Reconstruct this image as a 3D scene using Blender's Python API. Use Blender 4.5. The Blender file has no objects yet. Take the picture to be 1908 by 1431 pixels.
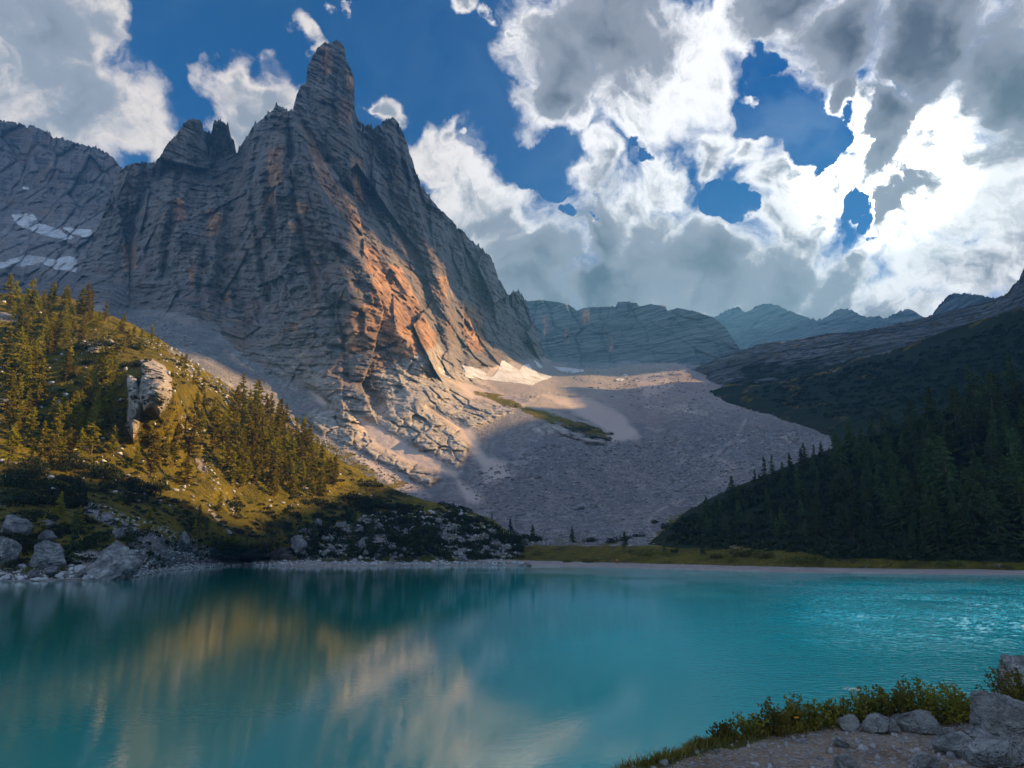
import bpy, math, random
import numpy as np
from mathutils import Vector, Matrix

# ------------------------------------------------------------------ camera, world, sun
SC = bpy.context.scene
COL = SC.collection
W0, H0, FPX = 1908.0, 1431.0, 1300.0
HC = 4.0                                   # eye height above the lake
PITCH = math.atan((1030 - H0 / 2) / FPX)
SUN_AZ, SUN_EL = math.radians(82), math.radians(22)

cd = bpy.data.cameras.new('camera'); cam = bpy.data.objects.new('camera', cd); COL.objects.link(cam)
cd.sensor_width = 36; cd.lens = 36 * FPX / W0; cd.clip_start = 0.1; cd.clip_end = 20000
cam.location = (0, 0, HC); cam.rotation_euler = (math.pi / 2 + PITCH, 0, 0)
SC.camera = cam
SC.view_settings.view_transform = 'Standard'; SC.view_settings.look = 'None'
SC.view_settings.gamma = 1; SC.view_settings.exposure = 1.40
SC.cycles.use_denoising = True
SC.cycles.max_bounces = 5; SC.cycles.diffuse_bounces = 2; SC.cycles.glossy_bounces = 2
SC.cycles.transmission_bounces = 2; SC.cycles.transparent_max_bounces = 4; SC.cycles.volume_bounces = 0
SC.cycles.sample_clamp_indirect = 4

SDIR = Vector((math.sin(SUN_AZ) * math.cos(SUN_EL), math.cos(SUN_AZ) * math.cos(SUN_EL), math.sin(SUN_EL)))
sd = bpy.data.lights.new('sun', 'SUN'); sun = bpy.data.objects.new('sun', sd); COL.objects.link(sun)
sd.energy = 5.0; sd.angle = math.radians(0.6); sd.color = (1.0, 0.63, 0.27)
sun.rotation_euler = SDIR.to_track_quat('Z', 'Y').to_euler(); sun.location = (300, 0, 300)

CP, SP = math.cos(PITCH), math.sin(PITCH)
def pdir(px, py):
    """direction of a sight line, scaled so that its horizontal length is 1"""
    x = (np.asarray(px, float) - W0 / 2) / FPX; y = (H0 / 2 - np.asarray(py, float)) / FPX
    d = np.stack([x, CP - y * SP, SP + y * CP], -1)
    return d / np.hypot(d[..., 0], d[..., 1])[..., None]
def at(px, py, h):
    return np.array([0, 0, HC]) + pdir(px, py) * np.asarray(h, float)[..., None]
def water_h(px, py, z=0.0):
    return (HC - z) / np.maximum(-pdir(px, py)[..., 2], 1e-3)

class NT:
    """small node tree helper"""
    def __init__(s, tree): s.t = tree; s.n = tree.nodes; s.l = tree.links
    def node(s, typ, **kw):
        nd = s.n.new(typ)
        for k, v in kw.items(): setattr(nd, k, v)
        return nd
    def put(s, sock, v):
        if isinstance(v, bpy.types.NodeSocket): s.l.new(v, sock)
        elif v is not None:
            try: sock.default_value = v
            except Exception: sock.default_value = (*v, 1.0)
    def math(s, op, a, b=None, c=None, clamp=False):
        nd = s.node('ShaderNodeMath', operation=op, use_clamp=clamp)
        s.put(nd.inputs[0], a)
        if b is not None: s.put(nd.inputs[1], b)
        if c is not None: s.put(nd.inputs[2], c)
        return nd.outputs[0]
    def vec(s, op, a, b=None, scale=None):
        nd = s.node('ShaderNodeVectorMath', operation=op); s.put(nd.inputs[0], a)
        if b is not None: s.put(nd.inputs[1], b)
        if scale is not None: s.put(nd.inputs['Scale'], scale)
        return nd.outputs['Value'] if op in ('LENGTH', 'DISTANCE', 'DOT_PRODUCT') else nd.outputs[0]
    def noise(s, vec, scale, detail=4, rough=0.55, dist=0.0, col=False):
        nd = s.node('ShaderNodeTexNoise'); s.put(nd.inputs['Vector'], vec); nd.inputs['Scale'].default_value = scale
        nd.inputs['Detail'].default_value = detail; nd.inputs['Roughness'].default_value = rough; nd.inputs['Distortion'].default_value = dist
        return nd.outputs['Color' if col else 'Fac']
    def voro(s, vec, scale, feature='F1', out='Distance', rnd=1.0):
        nd = s.node('ShaderNodeTexVoronoi', feature=feature); s.put(nd.inputs['Vector'], vec); nd.inputs['Scale'].default_value = scale
        nd.inputs['Randomness'].default_value = rnd
        return nd.outputs[out]
    def ramp(s, v, a, b, lo=0.0, hi=1.0, smooth=True):
        nd = s.node('ShaderNodeMapRange', interpolation_type='SMOOTHSTEP' if smooth else 'LINEAR')
        s.put(nd.inputs[0], v); s.put(nd.inputs[1], a); s.put(nd.inputs[2], b); s.put(nd.inputs[3], lo); s.put(nd.inputs[4], hi)
        return nd.outputs[0]
    def mix(s, f, a, b, typ='MIX'):
        nd = s.node('ShaderNodeMix', data_type='RGBA', blend_type=typ); s.put(nd.inputs[0], f)
        s.put(nd.inputs[6], a); s.put(nd.inputs[7], b)
        return nd.outputs[2]
    def sep(s, c):
        nd = s.node('ShaderNodeSeparateColor'); s.put(nd.inputs[0], c); return nd.outputs
    def mapping(s, v, scale=(1, 1, 1), rot=(0, 0, 0), loc=(0, 0, 0)):
        nd = s.node('ShaderNodeMapping'); s.put(nd.inputs[0], v)
        nd.inputs['Scale'].default_value = scale; nd.inputs['Rotation'].default_value = rot; nd.inputs['Location'].default_value = loc
        return nd.outputs[0]
    def bump(s, h, strength, dist, normal=None):
        nd = s.node('ShaderNodeBump'); s.put(nd.inputs['Height'], h); nd.inputs['Strength'].default_value = strength
        nd.inputs['Distance'].default_value = dist
        if normal is not None: s.put(nd.inputs['Normal'], normal)
        return nd.outputs[0]

# ---- sky: physical sky seen through broken backlit cloud
CLOUDS = [(60,60,150),(-60,100,200),(120,240,165),(0,280,180),(230,250,130),(320,290,95),(150,20,70),(-250,200,300),
 (462,140,58),(505,180,66),(445,118,36),(540,210,44),(562,85,36),(578,112,38),(700,215,40),(665,208,22),(455,240,50),(400,290,60),
 (870,8,34),(905,22,22),(955,60,16),(620,2,22),(650,12,16),
 (1040,90,118),(1130,60,170),(1250,110,130),(1170,190,90),(1010,195,72),(1310,60,90),(1400,15,75),(1330,115,50),(1060,240,45),
 (1560,60,130),(1750,90,220),(1920,130,240),(1545,160,72),(1640,205,110),(1470,0,110),(1410,138,24),(2100,100,300),(1800,-200,350),(1200,-200,260),
 (1650,310,95),(1790,340,190),(1920,400,260),(1690,400,72),(1770,520,140),(1740,600,130),(1660,590,100),(2150,400,300),
 (790,300,48),(870,340,88),(930,400,90),(830,420,110),(1000,480,110),(1110,430,100),(1095,320,58),(1062,268,34),(1200,420,110),
 (1215,290,36),(1240,330,60),(1320,275,60),(1395,262,40),(1402,226,24),(1300,490,115),(1150,530,120),(1440,520,115),(1455,420,72),(1450,330,66),
 (1500,380,60),(1545,330,55),(1560,560,110),(1350,580,120),(1600,490,36),(900,520,100),(1000,570,90),(1430,640,140),(1200,640,140),(850,260,26),(888,255,12),(1265,258,15)]
HOLES = [(1362,372,46),(1345,345,26),(1385,410,36),(1598,372,36),(1632,430,34),(1618,395,34),(1180,285,24),(1168,320,14),(1072,398,24),(1045,360,20),
 (1010,320,36),(990,290,40),(1430,90,42),(1480,60,20),(1500,240,70),(1450,200,46),(1520,300,30),(1420,180,60)]
DARK = [(1750,60,330,1.0),(1900,180,180,.8),(1600,60,190,.8),(1040,140,130,.65),(1130,90,110,.4),(1300,500,170,.5),(1100,510,190,.5),(1470,540,150,.45),(900,480,150,.4),
 (1480,20,110,.6),(60,140,90,.2),(150,280,140,.2),(1060,420,90,.5),(1080,30,120,.5),(1200,20,110,.5),(40,60,110,.25)]
world = bpy.data.worlds.new('World'); SC.world = world; world.use_nodes = True
def build_world():
    t = NT(world.node_tree); t.n.clear()
    out = t.node('ShaderNodeOutputWorld'); bg = t.node('ShaderNodeBackground'); t.l.new(bg.outputs[0], out.inputs[0])
    STR = 0.07; bg.inputs[1].default_value = STR
    sky = t.node('ShaderNodeTexSky', sky_type='NISHITA', sun_disc=False)
    sky.sun_elevation = SUN_EL; sky.sun_rotation = SUN_AZ; sky.altitude = 1900; sky.dust_density = 0.3; sky.ozone_density = 2.5
    blue0 = t.mix(1.0, sky.outputs[0], (0.0, 0.37, 0.66), 'MULTIPLY')
    d = t.vec('NORMALIZE', t.node('ShaderNodeTexCoord').outputs['Generated'])
    w1 = t.vec('SCALE', t.vec('SUBTRACT', t.noise(d, 7.0, 3, .5, col=True), (0.5, 0.5, 0.5)), scale=0.16)
    w2 = t.vec('SCALE', t.vec('SUBTRACT', t.noise(d, 26.0, 5, .6, col=True), (0.5, 0.5, 0.5)), scale=0.045)
    dw = t.vec('ADD', t.vec('ADD', d, w1), w2)
    def ndir(px, py):
        v = pdir(px, py); return v / np.linalg.norm(v)
    def field(lst, k, start=-1.0):
        cur = start
        for b in lst:
            c = ndir(b[0], b[1]); r = float(np.linalg.norm(ndir(b[0] + b[2], b[1]) - c)); am = b[3] if len(b) > 3 else 1.0
            q = t.math('MULTIPLY_ADD', t.vec('DISTANCE', dw, tuple(c)), -am / r, am)
            nd = t.node('ShaderNodeMath', operation='SMOOTH_MAX')
            t.put(nd.inputs[0], cur); t.put(nd.inputs[1], q); nd.inputs[2].default_value = k
            cur = nd.outputs[0]
        return cur
    B = field(CLOUDS, 0.22)
    # the rest of the sky, behind and beside the camera: broken cloud too, set brighter to lift the ambient light
    yy = t.node('ShaderNodeSeparateXYZ'); t.l.new(d, yy.inputs[0])
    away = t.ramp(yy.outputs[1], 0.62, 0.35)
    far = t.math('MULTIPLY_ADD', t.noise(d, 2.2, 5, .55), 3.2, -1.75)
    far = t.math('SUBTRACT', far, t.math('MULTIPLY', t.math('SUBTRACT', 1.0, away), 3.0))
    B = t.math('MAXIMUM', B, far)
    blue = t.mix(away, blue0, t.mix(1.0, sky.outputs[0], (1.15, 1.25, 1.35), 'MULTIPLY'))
    Hf = field(HOLES, 0.1)
    B = t.math('SUBTRACT', B, t.math('MULTIPLY', t.math('MAXIMUM', Hf, 0.0), 2.2))
    n1 = t.noise(dw, 8.0, 12, .61); 
    v1 = t.voro(dw, 22.0); 
    soff = t.vec('ADD', dw, tuple(ndir(1520, 300) * 0.012))
    n2 = t.noise(soff, 8.0, 12, .61)
    dens = t.math('ADD', B, t.math('MULTIPLY_ADD', n1, 1.9, -0.86))
    dens = t.math('ADD', dens, t.math('MULTIPLY_ADD', v1, -0.2, 0.07))
    alpha = t.ramp(t.math('MULTIPLY_ADD', t.noise(dw, 24.0, 8, .6), .30, t.math('SUBTRACT', dens, .15)), 0.0, 0.50)
    dk = t.math('MAXIMUM', field(DARK, 0.25, -0.5), 0.0)
    dkn = t.math('MULTIPLY', dk, t.ramp(t.noise(dw, 5.0, 8, .6), 0.25, 0.75, 0.85, 1.35))
    thick = t.ramp(dens, 0.15, 0.9)
    shade = t.math('MULTIPLY', t.math('MULTIPLY_ADD', dkn, 1.9, 0.14), t.math('MULTIPLY_ADD', thick, 0.9, 0.1))
    relief = t.math('MULTIPLY', t.math('SUBTRACT', n2, n1), 2.4)
    body = t.math('MULTIPLY', t.ramp(t.noise(dw, 4.2, 7, .6), .42, .66), .42)
    shade = t.math('MAXIMUM', t.math('ADD', t.math('ADD', shade, relief), t.math('MULTIPLY', body, thick)), 0.0)
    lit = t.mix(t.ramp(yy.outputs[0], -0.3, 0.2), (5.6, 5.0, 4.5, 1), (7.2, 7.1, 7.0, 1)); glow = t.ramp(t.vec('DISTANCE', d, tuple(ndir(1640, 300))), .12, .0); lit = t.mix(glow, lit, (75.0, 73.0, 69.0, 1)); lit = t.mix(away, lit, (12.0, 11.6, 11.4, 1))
    mid = (2.1, 2.25, 2.5, 1); low = (0.42, 0.50, 0.58, 1)
    soft = t.noise(d, 6.0, 7, .6); low = t.mix(t.ramp(soft, .3, .7), low, (0.95, 1.08, 1.2, 1)); c = t.mix(t.ramp(shade, 0.0, 0.5), lit, mid); c = t.mix(t.ramp(shade, 0.4, 1.6), c, low)
    veil = t.math('MULTIPLY', t.ramp(t.noise(dw, 3.0, 8, .65), .42, .72), t.ramp(yy.outputs[0], -.1, .5, .04, .30)); blue = t.mix(veil, blue, (4.2, 5.2, 6.0, 1))
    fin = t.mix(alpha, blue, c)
    # pale glow low over the far ridge where the air is bright
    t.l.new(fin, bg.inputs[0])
    world.cycles.sampling_method = 'MANUAL'; world.cycles.sample_map_resolution = 512
build_world()

# ------------------------------------------------------------------ number crunching helpers
RNG = np.random.default_rng(11)
_perm = RNG.permutation(256).astype(np.int32); _perm = np.concatenate([_perm, _perm, _perm])
_g = RNG.normal(size=(256, 3)).astype(np.float32); _g /= np.linalg.norm(_g, axis=1)[:, None]
def perlin(P):
    P = np.asarray(P, np.float32); i = np.floor(P).astype(np.int32); f = P - i; i &= 255
    u = f * f * f * (f * (f * 6 - 15) + 10); r = []
    for dx in (0, 1):
        for dy in (0, 1):
            for dz in (0, 1):
                h = _perm[_perm[_perm[i[..., 0] + dx] + i[..., 1] + dy] + i[..., 2] + dz]
                g = _g[h]; r.append(g[..., 0] * (f[..., 0] - dx) + g[..., 1] * (f[..., 1] - dy) + g[..., 2] * (f[..., 2] - dz))
    l = lambda a, b, t: a + (b - a) * t
    x0 = l(l(r[0], r[1], u[..., 2]), l(r[2], r[3], u[..., 2]), u[..., 1]); x1 = l(l(r[4], r[5], u[..., 2]), l(r[6], r[7], u[..., 2]), u[..., 1])
    return l(x0, x1, u[..., 0]) * 1.6
def fbm(P, scale, octs=5, gain=0.5, ridge=False, stretch=(1, 1, 1), seed=0.0):
    Q = np.asarray(P, np.float32) / scale / np.array(stretch, np.float32) + seed * 17.3
    s = 0; a = 1.0; tot = 0
    for _ in range(octs):
        n = perlin(Q); n = 1 - 2 * np.abs(n) if ridge else n
        s = s + a * n; tot += a; a *= gain; Q = Q * 2.03 + 11.7
    return s / tot
def cells(x, y, seed=0):
    """2D cellular facets: every cell is a tilted plane, returns height and distance-to-edge proxy"""
    ix = np.floor(x).astype(np.int64); iy = np.floor(y).astype(np.int64)
    best = np.full(x.shape, 9.0, np.float32); b2 = best.copy(); val = np.zeros(x.shape, np.float32)
    for dx in (-1, 0, 1):
        for dy in (-1, 0, 1):
            cx = ix + dx; cy = iy + dy
            h = (cx * 73856093 ^ cy * 19349663 ^ (seed * 83492791 + 12345)) & 0x7fffffff
            h = (h * 1103515245 + 12345) & 0x7fffffff; r1 = (h >> 8 & 1023) / 1023.0
            h = (h * 1103515245 + 12345) & 0x7fffffff; r2 = (h >> 8 & 1023) / 1023.0
            h = (h * 1103515245 + 12345) & 0x7fffffff; r3 = (h >> 8 & 1023) / 1023.0
            h = (h * 1103515245 + 12345) & 0x7fffffff; r4 = (h >> 8 & 1023) / 1023.0
            h = (h * 1103515245 + 12345) & 0x7fffffff; r5 = (h >> 8 & 1023) / 1023.0
            ax = x - cx - r1; ay = y - cy - r2; d = np.sqrt(ax * ax + ay * ay)
            v = (r3 - .5) * 1.25 + (r4 - .5) * 1.5 * ax + (r5 - .5) * .8 * ay
            m = d < best; b2 = np.where(m, best, np.minimum(b2, d)); val = np.where(m, v, val); best = np.where(m, d, best)
    return val, b2 - best
def rbf(pts):
    p = np.array(pts, float); X = p[:, :2] / 1000; v = np.log(p[:, 2]); n = len(p)
    def K(r): return np.where(r > 1e-9, r * r * np.log(np.maximum(r, 1e-9)), 0)
    A = np.zeros((n + 3, n + 3)); A[:n, :n] = K(np.linalg.norm(X[:, None] - X[None], axis=2)) + np.eye(n) * 2e-4
    A[:n, n] = 1; A[:n, n + 1:] = X; A[n, :n] = 1; A[n + 1:, :n] = X.T
    w = np.linalg.solve(A, np.concatenate([v, np.zeros(3)]))
    def f(px, py):
        x = np.asarray(px, float) / 1000; y = np.asarray(py, float) / 1000; s = w[n] + w[n + 1] * x + w[n + 2] * y
        for i in range(n): s = s + w[i] * K(np.hypot(x - X[i, 0], y - X[i, 1]))
        return np.exp(s)
    return f
def pl(pts):
    a = np.array(pts, float); return lambda x: np.interp(x, a[:, 0], a[:, 1])
def poly_sd(px, py, poly):
    """signed pixel distance to a polygon, positive inside"""
    P = np.array(poly, float); d = np.full(px.shape, 1e9); ins = np.zeros(px.shape, bool)
    for i in range(len(P)):
        a = P[i]; b = P[(i + 1) % len(P)]; ab = b - a; L = (ab ** 2).sum() + 1e-9
        t = np.clip(((px - a[0]) * ab[0] + (py - a[1]) * ab[1]) / L, 0, 1)
        d = np.minimum(d, np.hypot(px - a[0] - t * ab[0], py - a[1] - t * ab[1]))
        c = ((a[1] > py) != (b[1] > py)) & (px < (b[0] - a[0]) * (py - a[1]) / (b[1] - a[1] + 1e-12) + a[0]); ins ^= c
    return np.where(ins, d, -d)
def line_d(px, py, pts):
    P = np.array(pts, float); d = np.full(px.shape, 1e9)
    for a, b in zip(P[:-1], P[1:]):
        ab = b - a; t = np.clip(((px - a[0]) * ab[0] + (py - a[1]) * ab[1]) / (ab ** 2).sum(), 0, 1)
        d = np.minimum(d, np.hypot(px - a[0] - t * ab[0], py - a[1] - t * ab[1]))
    return d
def sstep(a, b, x):
    t = np.clip((x - a) / (b - a), 0, 1); return t * t * (3 - 2 * t)
def pmask(px, py, polys, soft=6, wob=0):
    m = np.zeros(px.shape)
    for p in polys: m = np.maximum(m, sstep(-soft, soft, poly_sd(px, py, p) + wob))
    return m

def mesh_obj(name, V, F, mat=None, attrs=None, smooth=False, kind=None, parent=None, mats=None, midx=None):
    """F: (n,3) or (n,4) int array"""
    V = np.asarray(V, np.float32).reshape(-1, 3); F = np.asarray(F, np.int32)
    me = bpy.data.meshes.new(name); me.vertices.add(len(V)); me.vertices.foreach_set('co', V.ravel())
    k = F.shape[1]; me.loops.add(F.size); me.loops.foreach_set('vertex_index', F.ravel())
    me.polygons.add(len(F)); me.polygons.foreach_set('loop_start', np.arange(0, F.size, k, dtype=np.int32))
    try: me.polygons.foreach_set('loop_total', np.full(len(F), k, np.int32))
    except Exception: pass
    for nm, a in (attrs or {}).items():
        a = np.asarray(a, np.float32)
        if a.ndim == 1: at_ = me.attributes.new(nm, 'FLOAT', 'POINT'); at_.data.foreach_set('value', a)
        else:
            at_ = me.attributes.new(nm, 'FLOAT_COLOR', 'POINT'); a4 = np.ones((len(a), 4), np.float32); a4[:, :3] = a; at_.data.foreach_set('color', a4.ravel())
    for m in (mats or ([mat] if mat else [])): me.materials.append(m)
    if midx is not None: me.polygons.foreach_set('material_index', np.asarray(midx, np.int32))
    me.update(calc_edges=True); me.validate()
    if smooth: me.polygons.foreach_set('use_smooth', np.ones(len(F), bool))
    o = bpy.data.objects.new(name, me); COL.objects.link(o)
    if kind: o['kind'] = kind
    if parent: o.parent = parent
    return o

# ------------------------------------------------------------------ terrain material
def terrain_mat():
    m = bpy.data.materials.new('mountain terrain'); m.use_nodes = True; t = NT(m.node_tree); t.n.clear()
    out = t.node('ShaderNodeOutputMaterial'); bs = t.node('ShaderNodeBsdfPrincipled'); t.l.new(bs.outputs[0], out.inputs[0])
    P = t.node('ShaderNodeTexCoord').outputs['Object']
    a1 = t.sep(t.node('ShaderNodeAttribute', attribute_name='m1').outputs['Color'])
    a2 = t.sep(t.node('ShaderNodeAttribute', attribute_name='m2').outputs['Color'])
    orange, grass, snow = a1[0], a1[1], a1[2]; scree, shrub, tan = a2[0], a2[1], a2[2]
    # rock
    wob = t.vec('SCALE', t.vec('SUBTRACT', t.noise(P, 0.02, 4, .6, col=True), (.5, .5, .5)), scale=12)
    Pw = t.vec('ADD', P, wob)
    streak = t.noise(t.mapping(Pw, (1, 1, 0.12)), 0.11, 6, .65)
    strata = t.noise(t.mapping(Pw, (0.05, 0.05, 1.2), (0.0, -0.08, 0)), 0.22, 6, .7)
    fine = t.noise(P, 0.5, 6, .7); big = t.noise(P, 0.012, 4, .55)
    rock = t.mix(t.ramp(streak, .38, .62), (0.058, 0.052, 0.056), (0.265, 0.222, 0.205))
    rock = t.mix(t.ramp(strata, .40, .62, 0, .75), rock, (0.33, 0.29, 0.27))
    rock = t.mix(t.ramp(fine, .35, .7, .0, .55), rock, (0.07, 0.07, 0.08))
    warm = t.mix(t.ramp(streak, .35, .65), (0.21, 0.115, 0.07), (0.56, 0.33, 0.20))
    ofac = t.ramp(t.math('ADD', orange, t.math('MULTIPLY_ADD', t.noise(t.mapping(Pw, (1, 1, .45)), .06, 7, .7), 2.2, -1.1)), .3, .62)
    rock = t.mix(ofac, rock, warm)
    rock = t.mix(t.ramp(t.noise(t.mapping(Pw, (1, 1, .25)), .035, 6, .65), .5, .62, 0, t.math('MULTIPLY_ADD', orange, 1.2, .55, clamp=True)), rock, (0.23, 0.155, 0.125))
    rock = t.mix(t.math('MULTIPLY', tan, .85), rock, t.mix(t.ramp(t.noise(Pw, .16, 8, .72), .36, .60), (0.26, 0.235, 0.215), (0.58, 0.525, 0.475)))
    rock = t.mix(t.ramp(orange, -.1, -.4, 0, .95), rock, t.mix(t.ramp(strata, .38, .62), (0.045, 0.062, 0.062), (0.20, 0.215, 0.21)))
    # scree
    vs = t.voro(P, 0.55, out='Color'); vsd = t.voro(P, 0.55); vb = t.voro(P, 0.16); vbc = t.voro(P, .16, out='Color')
    rub = t.mix(t.sep(vs)[0], (0.135, 0.13, 0.14), (0.31, 0.295, 0.29))
    rub = t.mix(t.ramp(t.sep(vbc)[1], .75, .95, 0, .5), rub, (0.42, 0.41, 0.40))
    rub = t.mix(t.ramp(big, .3, .7, 0, .6), rub, t.mix(t.sep(vs)[1], (0.20, 0.165, 0.15), (0.36, 0.30, 0.27)))
    sand = t.mix(t.noise(P, 1.5, 5, .6), (0.40, 0.31, 0.265), (0.54, 0.44, 0.38))
    chute = t.noise(t.mapping(P, (1, .16, .5), (0, 0, .25)), .06, 7, .65)
    rub = t.mix(t.ramp(chute, .42, .58, 0, .6), rub, (0.15, 0.15, 0.165)); rub = t.mix(t.ramp(chute, .56, .68, 0, .55), rub, (0.36, 0.32, 0.30))
    rub = t.mix(tan, rub, sand)
    c = t.mix(t.ramp(t.math('ADD', scree, t.math('MULTIPLY_ADD', fine, .6, -.3)), .4, .6), rock, rub)
    # grass, with bare earth and stones showing
    gn = t.noise(P, 0.12, 7, .7); gn2 = t.noise(P, 1.1, 4, .7)
    gr = t.mix(t.ramp(gn, .35, .65), (0.085, 0.080, 0.006), (0.30, 0.225, 0.012)); gr = t.mix(t.ramp(t.noise(P, .03, 6, .7), .45, .6, 0, .6), gr, (0.12, 0.105, 0.010))
    gr = t.mix(t.ramp(gn2, .4, .7, 0, .6), gr, (0.115, 0.090, 0.022))
    gr = t.mix(t.ramp(t.noise(P, .25, 6, .7), .52, .62, 0, .7), gr, (0.030, 0.034, 0.010)); gr = t.mix(t.ramp(t.noise(P, .35, 6, .75), .60, .66, 0, .85), gr, (0.26, 0.235, 0.21))
    gfac = t.ramp(t.math('ADD', grass, t.math('MULTIPLY_ADD', gn, 1.6, -.8)), .38, .58)
    c = t.mix(gfac, c, gr)
    sh = t.mix(gn2, (0.010, 0.020, 0.008), (0.035, 0.055, 0.018))
    sfac = t.ramp(t.math('ADD', shrub, t.math('MULTIPLY_ADD', t.noise(P, .045, 8, .72), 2.2, -1.1)), .35, .55)
    c = t.mix(sfac, c, sh)
    nfac = t.ramp(t.math('ADD', snow, t.math('MULTIPLY_ADD', t.noise(P, .06, 6, .7), .5, -.25)), .42, .56)
    c = t.mix(nfac, c, t.mix(t.ramp(t.noise(P, .09, 7, .7), .42, .64), (0.80, 0.81, 0.83), (0.55, 0.50, 0.45)))
    t.l.new(c, bs.inputs['Base Color']); bs.inputs['Roughness'].default_value = 0.92; bs.inputs['Specular IOR Level'].default_value = 0.15
    # relief
    hr = t.math('MULTIPLY_ADD', strata, 1.6, t.math('MULTIPLY_ADD', fine, .9, t.math('MULTIPLY', streak, 1.3)))
    hs = t.math('MULTIPLY_ADD', vsd, -.35, t.math('MULTIPLY', t.noise(P, .3, 6, .7), .9))
    hs = t.math('MULTIPLY', hs, t.math('SUBTRACT', 1.0, tan))
    nf = t.node('ShaderNodeMix', data_type='FLOAT'); t.put(nf.inputs[0], scree); t.put(nf.inputs[2], hr); t.put(nf.inputs[3], hs)
    hg = t.math('MULTIPLY_ADD', gn2, .9, t.math('MULTIPLY', sfac, 1.4)); cov = t.math('MAXIMUM', gfac, t.math('MAXIMUM', sfac, nfac))
    nf2 = t.node('ShaderNodeMix', data_type='FLOAT'); t.put(nf2.inputs[0], cov); t.put(nf2.inputs[2], nf.outputs[0]); t.put(nf2.inputs[3], hg)
    t.l.new(t.bump(nf2.outputs[0], 1.0, 2.6), bs.inputs['Normal'])
    return m
M_TERR = terrain_mat()

class Layer:
    def __init__(s, name, x0, x1, step, ny, top, bot, depth, disp, masks, jag=3.0, jagf=14.0, back=True, front=None, seed=0, power=1.0, shore=False, clamp=False):
        xs = np.arange(x0, x1 + step * .5, step); nx = len(xs); s.xs = xs; s.ny = ny
        jx = np.stack([xs / jagf, xs * 0 + seed, xs * 0], -1)
        T = top(xs) - (jag(xs) if callable(jag) else jag) * (fbm(jx, 1.0, 5, .65) + .6 * np.round(2.2 * fbm(jx, .5, 3, .7, seed=3)) + .5 * np.abs(fbm(jx, .22, 2, seed=5)))
        Bt = bot(xs) + np.zeros(nx)
        s.clamp = clamp; GT = T.min() if clamp else T
        s.T, s.B = (T * 0 + GT, Bt) if clamp else (T, Bt); v = np.linspace(0, 1, ny)[:, None] ** power; s.power = power
        PX = np.broadcast_to(xs[None], (ny, nx)).copy(); PY = Bt[None] + (GT - Bt)[None] * v; PY = np.maximum(PY, T[None]) if clamp else PY
        h = depth(PX, PY)
        if shore:
            hs = water_h(PX, bot(PX)); k = sstep(12, 2, bot(PX) - PY); h = np.exp(np.log(h) * (1 - k) + (np.log(hs) + .004 * (bot(PX) - PY)) * k)
        P = at(PX, PY, h)
        h2 = h + disp(PX, PY, P, v); P = at(PX, PY, h2); s.P = P
        m1, m2 = masks(PX, PY, P, v)
        rows = [P]; a1 = [m1]; a2 = [m2]
        if back:
            rad = P[-1, :, :2] / np.linalg.norm(P[-1, :, :2], axis=1)[:, None]
            for db, dz in ((6, 3), (20, 16), (60, 60), (140, 160)):
                q = P[-1].copy(); q[:, :2] += rad * db; q[:, 2] -= dz; rows.append(q[None]); a1.append(m1[-1:]); a2.append(m2[-1:])
        if front:
            rad = P[0, :, :2] / np.linalg.norm(P[0, :, :2], axis=1)[:, None]
            q = P[0].copy(); q[:, :2] -= rad * front[0]; q[:, 2] -= front[1]; rows.insert(0, q[None]); a1.insert(0, m1[:1]); a2.insert(0, m2[:1])
        G = np.concatenate(rows); n = G.shape[0]
        idx = np.arange(n * nx).reshape(n, nx)
        F = np.stack([idx[:-1, :-1], idx[:-1, 1:], idx[1:, 1:], idx[1:, :-1]], -1).reshape(-1, 4)
        if clamp:
            fr = 1 if front else 0; q = PY <= T[None] + 1e-6; dead = np.zeros(idx[:-1, :-1].shape, bool); dead[fr:fr + ny - 1] = q[:-1, :-1] & q[:-1, 1:]; F = F[~dead.ravel()]
        s.obj = mesh_obj(name, G.reshape(-1, 3), F, M_TERR, {'m1': np.concatenate(a1).reshape(-1, 3), 'm2': np.concatenate(a2).reshape(-1, 3)}, kind='structure')
    def pos(s, px, py):
        """world point of the surface seen at a picture position (grid lookup)"""
        px = np.asarray(px, float); py = np.asarray(py, float)
        fx = np.clip((px - s.xs[0]) / (s.xs[1] - s.xs[0]), 0, len(s.xs) - 1.001); i = fx.astype(int); f = fx - i
        T = s.T[i] * (1 - f) + s.T[i + 1] * f; B = s.B[i] * (1 - f) + s.B[i + 1] * f
        v = np.clip((B - py) / (B - T), 0, 1) ** (1 / s.power) * (s.ny - 1.001); j = v.astype(int); g = (v - j)[..., None]; f = f[..., None]
        P = s.P
        return (P[j, i] * (1 - f) + P[j, i + 1] * f) * (1 - g) + (P[j + 1, i] * (1 - f) + P[j + 1, i + 1] * f) * g

def wpt(px, py, z=0.0): return (px, py, float(water_h(px, py, z)))
def packm(shape, **k):
    z = np.zeros(shape); g = lambda n: k.get(n, z) + z
    return np.stack([g('orange'), g('grass'), g('snow')], -1), np.stack([g('scree'), g('shrub'), g('tan')], -1)

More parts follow.
